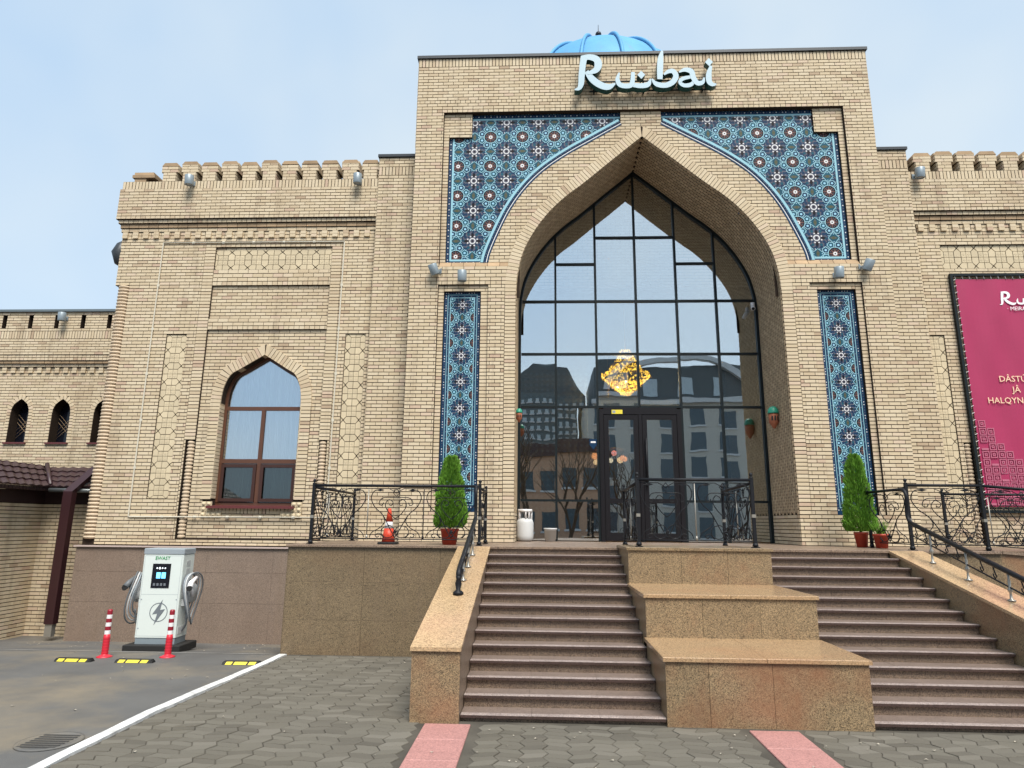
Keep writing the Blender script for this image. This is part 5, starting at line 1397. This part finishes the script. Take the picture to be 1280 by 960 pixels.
# sloping handrails on the parapets
def slope_rail(label, x, yA, zA, yB, zB, side):
    th = thing('handrail', label, 'handrail', (x, yB, zB - .6)); bpy.context.view_layer.update(); inv = th.matrix_world.inverted()
    def add(mb_, nm, m, par=None): o = mb_.build(nm, m, None); o.parent = th; o.matrix_parent_inverse = inv; return o
    A, Bv = Vector((x, yA, zA)), Vector((x, yB, zB)); dv = Bv - A
    base = lambda y: .79 + (ZT - .005 - .79) * (y + 6.62) / (YF - .05 + 6.62)
    t = MB()
    vol = [A + Vector((0, .10, .52)), A + Vector((0, -.05, .50)), A + Vector((0, -.12, .38)), A + Vector((0, -.08, .15)), A + Vector((0, -.10, .02)), A + dv * .06]
    t.tube(catmull([tuple(v) for v in vol], 5), .03, 8); t.tube([A + dv * .055, Bv, Bv + Vector((0, -.06, -.06)), Bv + Vector((0, -.07, -.16))], [.036, .036, .04, .03], 8); add(t, 'top_rail', m_iron)
    t = MB(); o_ = Vector((0, 0, -.20)); t.tube([A + dv * .03 + o_, Bv + o_ - dv * .04], .012, 4); add(t, 'bottom_rail', m_iron)
    for f_ in (.22, .5, .78):
        p = A + dv * f_; zb = base(p.y); t = MB(); hh = p.z - .03 - zb
        t.lathe((p.x, p.y, zb), [(.05, 0), (.05, .012), (.018, .03), (.014, hh * .3), (.03, hh * .38), (.03, hh * .44), (.014, hh * .5), (.02, hh * .72), (.012, hh * .8), (.016, hh)], 10); add(t, 'baluster', m_steel)
    t = MB(); p = Bv + Vector((0, -.07, -.16)); zb = base(p.y); t.lathe((p.x, p.y, zb), [(.075, 0), (.07, .03), (.03, .06), (.045, .14), (.028, .2), (.04, max(.24, p.z - zb))], 8); add(t, 'newel', m_iron)
    for i in range(10):
        f_ = .10 + i * .085; 
        if any(abs(f_ - q) < .03 for q in (.22, .5, .78)): continue
        p = A + dv * f_; t = MB(); q = lambda dy, dz_: (p.x, p.y + dy, p.z + dz_ + dv.z / dv.y * dy)
        t.tube([q(.03, -.02), q(.0, -.10), q(-.03, -.15), q(.0, -.18), q(.035, -.16), q(.03, -.13)], .009, 5); add(t, 'scroll', m_iron)
    return th
slope_rail('black handrail sloping down the left stair parapet', -1.10, YF - .1, ZT + .50, -4.9, 1.50, -1)
slope_rail('black handrail on bright steel balusters down the right stair parapet', 6.18, YF - .1, ZT + .50, -5.6, 1.36, 1)

# ------------------------------------------------------------------ plants, cone, posts
def conifer(label, x, y, h, r, pots, group):
    th = thing('potted_conifer', label, 'potted plant', (x, y, ZT), 0, group)
    t = MB(); t.lathe((0, 0, 0), [(q * pots, z_) for q, z_ in ((.135, 0), (.17, .24), (.185, .245), (.185, .29), (.165, .29), (.155, .24), (.0, .235))], 20); t.build('pot', m_pot, th)
    t = MB(); t.tube([(0, 0, .2), (0, 0, h * .8)], [.03, .01], 6); t.build('stem', m_trunk, th)
    t = MB(); z0 = .30
    for i in range(12000):
        f_ = random.random() ** 1.35; a = random.uniform(0, 6.283); z = z0 + (h - z0) * f_
        prof = (1 - f_) ** .46 * (1.0 if f_ > .08 else .72 + f_ * 3.5) + .10 * (1 - f_) * math.sin(a * 3 + f_ * 9) * .5 + .10
        nz = mnoise.noise(Vector((math.cos(a) * 2.2, math.sin(a) * 2.2, z * 5 + x * 3)))
        if nz < -.28 and random.random() < .6: continue
        rr = r * min(prof, 1.05) * (random.random() ** .30) * (1 + .22 * nz) * (1.12 if random.random() < .03 else 1); s_ = random.uniform(.018, .036)
        p = Vector((rr * math.cos(a), rr * math.sin(a), z)); d = Vector((math.cos(a) * random.uniform(.2, .8), math.sin(a) * random.uniform(.2, .8), random.uniform(.5, 1.2))).normalized()
        sd_ = d.cross(Vector((random.gauss(0, 1), random.gauss(0, 1), random.gauss(0, .5)))).normalized() * s_ * .32
        t.poly([p - sd_, p + sd_, p + sd_ * .5 + d * s_ * 1.9, p - sd_ * .5 + d * s_ * 1.9])
    t.build('foliage', m_green, th, kind='stuff'); return th
conifer('clipped green conifer in a red pot behind the left terrace railing', -1.66, YF + .65, 1.60, .285, .95, 'potted conifers flanking the arch')
conifer('clipped green conifer in a red pot beside the right mosaic strip', 6.26, -.82, 1.78, .275, .72, 'potted conifers flanking the arch')
sp_ = thing('potted_plant', 'small red pot with a low dark plant beside the right conifer', 'potted plant', (6.42, -1.25, ZT))
t = MB(); t.lathe((0, 0, 0), [(.10, 0), (.13, .22), (.14, .225), (.14, .26), (.12, .26), (.0, .22)], 16); t.build('pot', m_pot, sp_)
t = MB()
for i in range(160):
    a = random.uniform(0, 6.28); d = Vector((math.cos(a) * random.uniform(.1, .7), math.sin(a) * random.uniform(.1, .7), 1)).normalized(); p = Vector((random.gauss(0, .03), random.gauss(0, .03), .22)); L = random.uniform(.1, .34); s_ = d.orthogonal().normalized() * .012
    t.poly([p - s_, p + s_, p + d * L + s_ * .4, p + d * L - s_ * .4])
t.build('leaves', m_green, sp_)
cn = thing('traffic_cone', 'orange traffic cone with a white band standing on the terrace behind the left railing', 'traffic cone', (-2.78, YF + .6, ZT))
t = MB(); t.lathe((0, 0, .03), [(.125, 0), (.085, .25)], 20); t.build('cone', m_orange, cn); t = MB(); t.lathe((0, 0, .03), [(.065, .37), (.028, .61), (.024, .615)], 20); t.build('cone_top', m_orange, cn)
t = MB(); t.lathe((0, 0, .03), [(.0845, .25), (.0655, .37)], 20); t.build('white_band', m_refl, cn)
t = MB(); t.bbox(-.165, .165, -.165, .165, 0, .04, .012); t.build('base', m_rubber, cn)
def delineator(label, x, y):
    th = thing('delineator_post', label, 'bollard', (x, y, gz(y) - .012), 0, 'red delineator posts by the charger')
    t = MB(); pr = [(.0, .0), (.12, 0), (.12, .012), (.075, .03), (.05, .045)]
    for k in range(6): pr += [(.052, .06 + k * .045), (.056, .072 + k * .045), (.049, .09 + k * .045)]
    pr += [(.045, .36)]; t.lathe((0, 0, 0), pr, 18); t.build('post', m_redpl, th)
    for k in range(6):
        z0, z1 = .36 + k * .062, .36 + (k + 1) * .062; t = MB(); t.lathe((0, 0, 0), [(.0445 - k * .0006, z0), (.044 - k * .0006, z1)] + ([(.03, z1 + .02), (0, z1 + .022)] if k == 5 else []), 18, 0, False); t.build('white_band' if k % 2 == 0 else 'red_band', m_refl if k % 2 == 0 else m_dred, th)
delineator('red delineator post with white bands left of the charger', -7.18, -2.95); delineator('red delineator post with white bands in front of the right corner of the charger', -6.17, -2.85)
for lb, x in (('black and yellow rubber wheel stop left of the left red post', -7.40), ('black and yellow rubber wheel stop between the two red posts in front of the charger', -6.41), ('black and yellow rubber wheel stop beside the white kerb line', -4.68)):
    y = -3.36; th = thing('wheel_stop', lb, 'wheel stop', (x, y, gz(y) - .012), random.gauss(0, .02), 'rubber wheel stops in the parking bays')
    t = MB(); prof = [(-.075, 0), (-.04, .05), (.04, .05), (.075, 0)]
    t.prism(F((-.30, 0, 0), (0, 1, 0), (0, 0, 1), (1, 0, 0)), prof, 0.02, .58, back=True); n = len(t.v); t.prism(F((-.30, 0, 0), (0, 1, 0), (0, 0, 1), (1, 0, 0)), [(p[0] * .8, p[1] * .7) for p in prof], 0, .60, back=True); t.build('rubber_body', m_rubber, th)
    fr = F((0, -.0575, .025), (1, 0, 0), (0, .57, .82), (0, -.82, .57))
    for a, b in ((-.245, -.145), (-.115, .085), (.115, .225)):
        t = MB(); t.prism(fr, [(a, -.024), (b, -.024), (b + .02, .024), (a + .02, .024)], -.002, .003); t.build('yellow_panel', m_yell, th)

# ------------------------------------------------------------------ car charger
cgx, cgy = -6.92, -1.98; cg = thing('ev_charger', 'white car charging cabinet with grey lightning emblem against the granite plinth', 'charger', (cgx, cgy, gz(cgy) - .03), R(1.5))
W2, DP_ = .37, .42
t = MB(); t.bbox(-W2 - .13, W2 + .16, -.12, DP_ + .1, 0, .13, .01); t.build('black_base', m_rubber, cg)
t = MB(); t.bbox(-W2 + .01, W2 - .01, .01, DP_ - .01, .131, .24, .006); t.build('skirt', m_lgrey if False else m_spot, cg)
t = MB(); t.bbox(-W2, W2, 0, DP_, .242, 1.70, .012); t.build('cabinet', m_cabw, cg)
t = MB(); t.bbox(-W2 - .008, W2 + .008, -.008, DP_ + .008, 1.702, 1.80, .012); t.build('top_cap', m_cabg, cg)
t = MB(); t.fbox(FY(0), -W2 + .19, W2 - .215, 1.10, 1.53, -.002, .006); s_ = t.build('screen', m_scr, cg)
t = MB()
for a in (-.075, .02): t.fbox(FY(-.006), a - .02, a + .055, 1.27, 1.375, 0, .002)
t.build('display_tile', m_lit, s_)
t = MB()
for k in range(4): t.prism(FY(-.006), ngon(-.095 + k * .05, 1.45, .013 if k != 1 else .02, 8), 0, .002)
t.build('status_icon', m_litw, s_)
t = MB()
for k in range(4): t.fbox(FY(-.006), -.14 + k * .065, -.10 + k * .065, 1.14, 1.185, 0, .002)
t.build('printed_symbol', m_ink, s_)
text('EWAST', .085, cg, -.012, 1.60, -.004, m_inkg, 'CENTER')
t = MB(); ec, er = (.02, .68), .165
for i in range(36):
    a0, a1 = 2 * math.pi * i / 36, 2 * math.pi * (i + 1) / 36; t.prism(FY(0), [(ec[0] + q * math.cos(a), ec[1] + q * math.sin(a)) for q, a in ((er - .014, a0), (er, a0), (er, a1), (er - .014, a1))], -.001, .003)
t.prism(FY(0), [(ec[0] + p[0], ec[1] + p[1]) for p in ((.055, .22), (-.11, -.035), (-.02, -.02), (-.065, -.22), (.115, .055), (.025, .04))], -.001, .005); t.build('lightning_emblem', m_ink, cg)
t = MB()
for k in range(3):
    for q in range(6): t.fbox(FX(W2), .14, .28, 1.20 + k * .14 + q * .018, 1.21 + k * .14 + q * .018, 0, .004)
t.build('vent', m_lgrey, cg)
t = MB()
for (a, b, c_, d_) in ((-W2 + .03, W2 - .03, .985, .989), (-W2 + .028, -W2 + .032, .27, 1.67), (W2 - .032, W2 - .028, .27, 1.67), (-W2 + .03, W2 - .03, .268, .272), (-W2 + .03, W2 - .03, 1.668, 1.672)): t.fbox(FY(0), a, b, c_, d_, -.001, .0012)
for (a, c_) in ((-W2 + .05, .9), (-W2 + .05, .4), (W2 - .05, .9), (W2 - .05, .4)): t.lathe((a, 0, c_), [(.012, -.004), (.012, .001), (0, .001)][::-1], 8, axis='y')
t.build('panel_seam', m_cabg, cg)
t = MB(); t.fbox(FX(W2), .06, .30, .30, .42, 0, .006); t.build('rating_plate', m_lgrey, cg)
for sd in (-1, 1):
    t = MB(); x = sd * (W2 + .06)
    t.box(min(x, sd * W2), max(x, sd * W2), .10, .26, .78, 1.24); t.lathe((sd * W2, .2, 1.0), [(.14, 0), (.14, sd * .12), (.17, sd * .13), (.17, sd * .15), (0, sd * .15)], 20, axis='x'); o = t.build('cable_holder', m_lgrey, cg)
    for k in range(4):
        rr, rz = .19 + k * .018, .34 + k * .03; xx = sd * (W2 + .07 + k * .036); t = MB(); n = 26
        t.tube([(xx + sd * .05 * math.sin(a * 2), .18 + rr * math.cos(a), 1.0 - .02 * k + rz * math.sin(a) * (1.0 if math.sin(a) > 0 else 1.12)) for a in [2 * math.pi * i / n for i in range(n + 1)]], .0135, 8, cap=False); t.build('cable', (m_cable, m_cabg, m_lgrey, m_cable)[k], cg)
    t = MB(); t.tube(catmull([(sd * (W2 + .1), .1, .72), (sd * (W2 + .09), .16, .48), (sd * (W2 + .02), .2, .36), (sd * (W2 - .03), .2, .33)], 5), .018, 8); t.build('cable', m_cable, cg)
    t = MB(); gx = sd * (W2 + .20); t.tube([(gx, .16, 1.28), (gx, -.02, 1.20), (gx + sd * .02, -.1, 1.12)], [.03, .045, .055], 10, 0); t.tube([(gx, -.01, 1.2), (gx - sd * .01, .05, 1.06), (gx, .1, .95)], .026, 8, 0); t.build('connector', m_refl if sd > 0 else m_cable, cg)
    t = MB(); t.lathe((gx + sd * .02, -.112, 1.11), [(.05, -.012), (.05, 0), (.0, 0)], 12, axis='y'); t.build('connector_face', m_rubber, cg)

# ------------------------------------------------------------------ lamps, camera and ornaments fixed to the walls
def spot(label, x, y, z, tilt, turn=0.0, s_=1.0):
    th = thing('wall_spotlight', label, 'spotlight', (x, y, z), turn, 'grey cylindrical spotlights on the facade')
    t = MB(); n = len(t.v); r_ = .105 * s_; L = .25 * s_
    t.lathe((0, 0, 0), [(0, L * .5), (r_ * .9, L * .5), (r_, L * .46), (r_, -L * .46), (r_ * .97, -L * .5), (r_ * .86, -L * .5), (r_ * .86, -L * .42)], 20)
    Mx = Matrix.Translation((0, -.19 * s_, 0)) @ Matrix.Rotation(tilt, 4, 'X'); t.v = [tuple(Mx @ Vector(v)) for v in t.v]; t.build('housing', m_spot, th)
    t = MB(); t.prism(FZ(-L * .425), ngon(0, 0, r_ * .86, 16), 0, .002, back=True); t.v = [tuple(Mx @ Vector(v)) for v in t.v]; t.build('lens', m_lens, th)
    t = MB(); t.box(-.02, .02, -.19 * s_, .0, -.015, .015); t.box(-.06, .06, -.012, .0, -.06, .06); t.build('bracket', m_spot, th)
spot('grey spotlight under the battlements at the left end of the left wing', -8.70, W0 - .13, 10.40, .1); spot('grey spotlight under the battlements beside the left pylon', -4.47, W0 - .13, 10.38, .1)
spot('grey spotlight under the battlements of the right wing', 8.97, W0 - .13, 10.34, .15, .2)
spot('grey spotlight turned left above the left mosaic strip', -2.30, -.012, 7.80, .5, -.7); spot('grey spotlight pointing straight down above the left mosaic strip', -1.76, -.012, 7.62, .15)
spot('grey spotlight pointing straight down above the right mosaic strip', 6.64, -.012, 7.64, .15); spot('grey spotlight turned right above the right mosaic strip', 7.20, -.012, 7.83, .5, .7)
spot('grey spotlight on the annex parapet', -14.0, YA - .17, 7.95, .1)
sc_ = thing('security_camera', 'small white security camera on the right edge of the glazed arch', 'camera', (CX + 2.80, GY - .16, 7.40))
t = MB(); t.lathe((0, -.02, .05), [(.05, -.04), (.05, .05), (0, .05)], 12); t.build('mount', m_refl, sc_); t = MB(); t.tube([(0, 0, .02), (-.03, -.12, -.06), (-.05, -.2, -.11)], [.045, .05, .05], 12); t.build('housing', m_refl, sc_); t = MB(); t.tube([(-.05, -.2, -.11), (-.054, -.215, -.118)], .038, 12); t.build('lens', m_scr, sc_)
for lb, x, sd in (('green topped terracotta lantern on the right inner jamb of the arch', CX + 2.965, -1), ('green topped terracotta lantern on the left inner jamb of the arch', CX - 2.965, 1)):
    th = thing('jamb_lantern', lb, 'lantern', (x, .75, 4.47), 0, 'terracotta lanterns on the arch jambs')
    if sd > 0: th.scale = (.62, .62, .62); th.location.y = .4
    t = MB(); t.lathe((sd * .1, 0, 0), [(0, -.2), (.03, -.18), (.06, -.12), (.105, -.06), (.11, .14), (.09, .15)], 12); b_ = t.build('body', m_terra, th)
    t = MB(); t.lathe((sd * .1, 0, .15), [(.125, 0), (.125, .02), (.11, .1), (.06, .155), (0, .17)], 12); t.build('cap', m_jade, th)
    t = MB()
    for a in (-.6, .0, .6): t.prism(F((sd * .1 + .105 * math.sin(a), -.108 * math.cos(a), .03), (math.cos(a), math.sin(a), 0), (0, 0, 1), (math.sin(a), -math.cos(a), 0)), [(-.018, -.05), (.018, -.05), (.018, .04), (0, .07), (-.018, .04)], 0, .006)
    t.build('opening', m_rubber, b_)
fl_ = thing('side_floodlight', 'dark floodlight hung on the left side of the wing under the cornice', 'floodlight', (-10.42, .9, 8.75))
t = MB(); t.tube([(0, 0, .28), (-.06, -.1, .1), (-.1, -.15, -.1), (-.06, -.14, -.34), (0, -.1, -.42)], [.08, .15, .17, .12, .05], 10); t.build('housing', m_cap, fl_); t = MB(); t.box(-.02, .06, -.04, .04, -.1, .3); t.build('bracket', m_cap, fl_)

# ------------------------------------------------------------------ across the street, seen as reflections in the glass
def block(name, label, x0, x1, yf, depth_, h, m_wall, nx, nf, ww, wh, m_win, z0=1.2, base=0.0):
    th = thing(name, label, 'building', ((x0 + x1) / 2, yf - depth_ / 2, base))
    t = MB(); W_ = (x1 - x0) / 2; t.box(-W_, W_, -depth_ / 2, depth_ / 2, -.5, h); t.build('wall', m_wall, th)
    t = MB(); t2 = MB(); fr = F((0, depth_ / 2, 0), (-1, 0, 0), (0, 0, 1), (0, 1, 0))
    for i in range(nx):
        for j in range(nf):
            u = -W_ + (i + .5) * 2 * W_ / nx; v = z0 + (j + .5) * (h - z0 - .5) / nf
            t.fbox(fr, u - ww / 2, u + ww / 2, v - wh / 2, v + wh / 2, -.05, .03)
            t2.fbox(fr, u - ww / 2 - .1, u + ww / 2 + .1, v - wh / 2 - .16, v - wh / 2, -.05, .12)
    t.build('window_row', m_win, th, kind='stuff'); t2.build('window_sills', m_lgrey, th, kind='stuff'); return th
m_apt = mat('grey_render', (.50, .48, .43), rough=.85); m_dkf = mat('dark_cladding', (.11, .14, .15), rough=.6); m_mans = mat('slate_mansard', (.09, .105, .11), rough=.5)
m_bwin = mat('dull_window', (.07, .10, .12), rough=.15); m_pwin = mat('pale_window', (.45, .52, .55), rough=.3); m_redb = mat('reddish_brick_far', (.48, .30, .20), rough=.9, scale=1.5)
ap = block('apartment_building', 'grey apartment block with an arched mansard across the street', 5.5, 42, -50, 14, 14.8, m_apt, 12, 5, 1.5, 1.9, m_bwin)
t = MB(); W_ = 18.25
t.box(-W_, W_, -6.8, 6.8, 14.8, 18.6); t.build('mansard', m_mans, ap)
t = MB()
for k in range(2):
    cx_ = 9.4 - k * 17
    P = [(cx_ + 7.4 * math.cos(a), 15.4 + 3.8 * math.sin(a)) for a in [math.pi * i / 14 for i in range(15)]]; O_ = [(cx_ + 8.1 * math.cos(a), 15.4 + 4.3 * math.sin(a)) for a in [math.pi * i / 14 for i in range(15)]]
    for i in range(14): t.prism(F((0, 7.2, 0), (-1, 0, 0), (0, 0, 1), (0, 1, 0)), [P[i], O_[i], O_[i + 1], P[i + 1]], -.5, .2, back=True)
t.box(-W_ - .3, W_ + .3, 6.9, 7.5, 14.6, 15.1); t.build('arched_rib', m_lgrey, ap)
t = MB()
for k in range(10): t.fbox(F((0, 6.8, 0), (-1, 0, 0), (0, 0, 1), (0, 1, 0)), -16.5 + k * 3.5, -15 + k * 3.5, 15.5, 17.3, -.05, .08)
t.build('dormer_window', m_pwin, ap)
t = MB(); t.tube([(15, 4, 18.6), (15, 4, 23.5)], .12, 6); t.box(14.4, 15.6, 3.9, 4.1, 22.9, 23.9); t.build('roof_mast', m_lgrey, ap)
ofb = block('office_building', 'dark clad building with rows of small pale windows across the street', -16, 5.0, -58, 14, 17.0, m_dkf, 26, 16, .38, .42, m_pwin)
t = MB(); t.prism(F((0, 7.0, 0), (-1, 0, 0), (0, 0, 1), (0, 1, 0)), [(-10.5, 17), (0, 17), (-4, 20.5), (-8.5, 20.5)], -8, 0, back=True); t.build('roof', m_mans, ofb)
hs = block('brick_house', 'low reddish brick house across the street', -1.5, 5.2, -34, 9, 7.4, m_redb, 4, 2, 1.1, 1.5, m_bwin)
t = MB(); t.prism(F((0, 4.8, 0), (-1, 0, 0), (0, 0, 1), (0, 1, 0)), [(-3.8, 7.4), (3.8, 7.4), (3.2, 8.4), (-3.2, 8.4)], -9.6, 0, back=True); t.build('roof', m_roof, hs)
def bare_tree(label, x, y, h):
    th = thing('bare_tree', label, 'tree', (x, y, 0), 0, 'bare street trees'); t = MB(); c = MB()
    def grow(mb_, p, d, L, r_, lv):
        P = [p]; 
        for i in range(3): d = (d + Vector((random.gauss(0, .12), random.gauss(0, .12), .06))).normalized(); P.append(P[-1] + d * L / 3)
        mb_.tube(P, [r_, r_ * .85, r_ * .72, r_ * .6], 4 if lv else 8, cap=False)
        if lv >= 5: return
        for k in range(2 if lv > 2 else 3):
            nd = (d + Vector((random.gauss(0, .5), random.gauss(0, .5), random.uniform(.0, .5)))).normalized(); grow(c, P[-1] if k < 2 else P[2], nd, L * .74, r_ * .58, lv + 1)
    grow(t, Vector((0, 0, 0)), Vector((0, 0, 1)), h * .28, h * .022, 0); t.build('trunk', m_trunk, th); c.build('crown', m_trunk, th)
bare_tree('bare street tree opposite the left jamb of the arch', -.6, -22, 9.5); bare_tree('bare street tree opposite the doors', 2.0, -24, 8.5); bare_tree('bare street tree opposite the right jamb of the arch', 5.2, -23, 8.0); bare_tree('tall bare street tree opposite the left wing', -7.5, -25, 10)
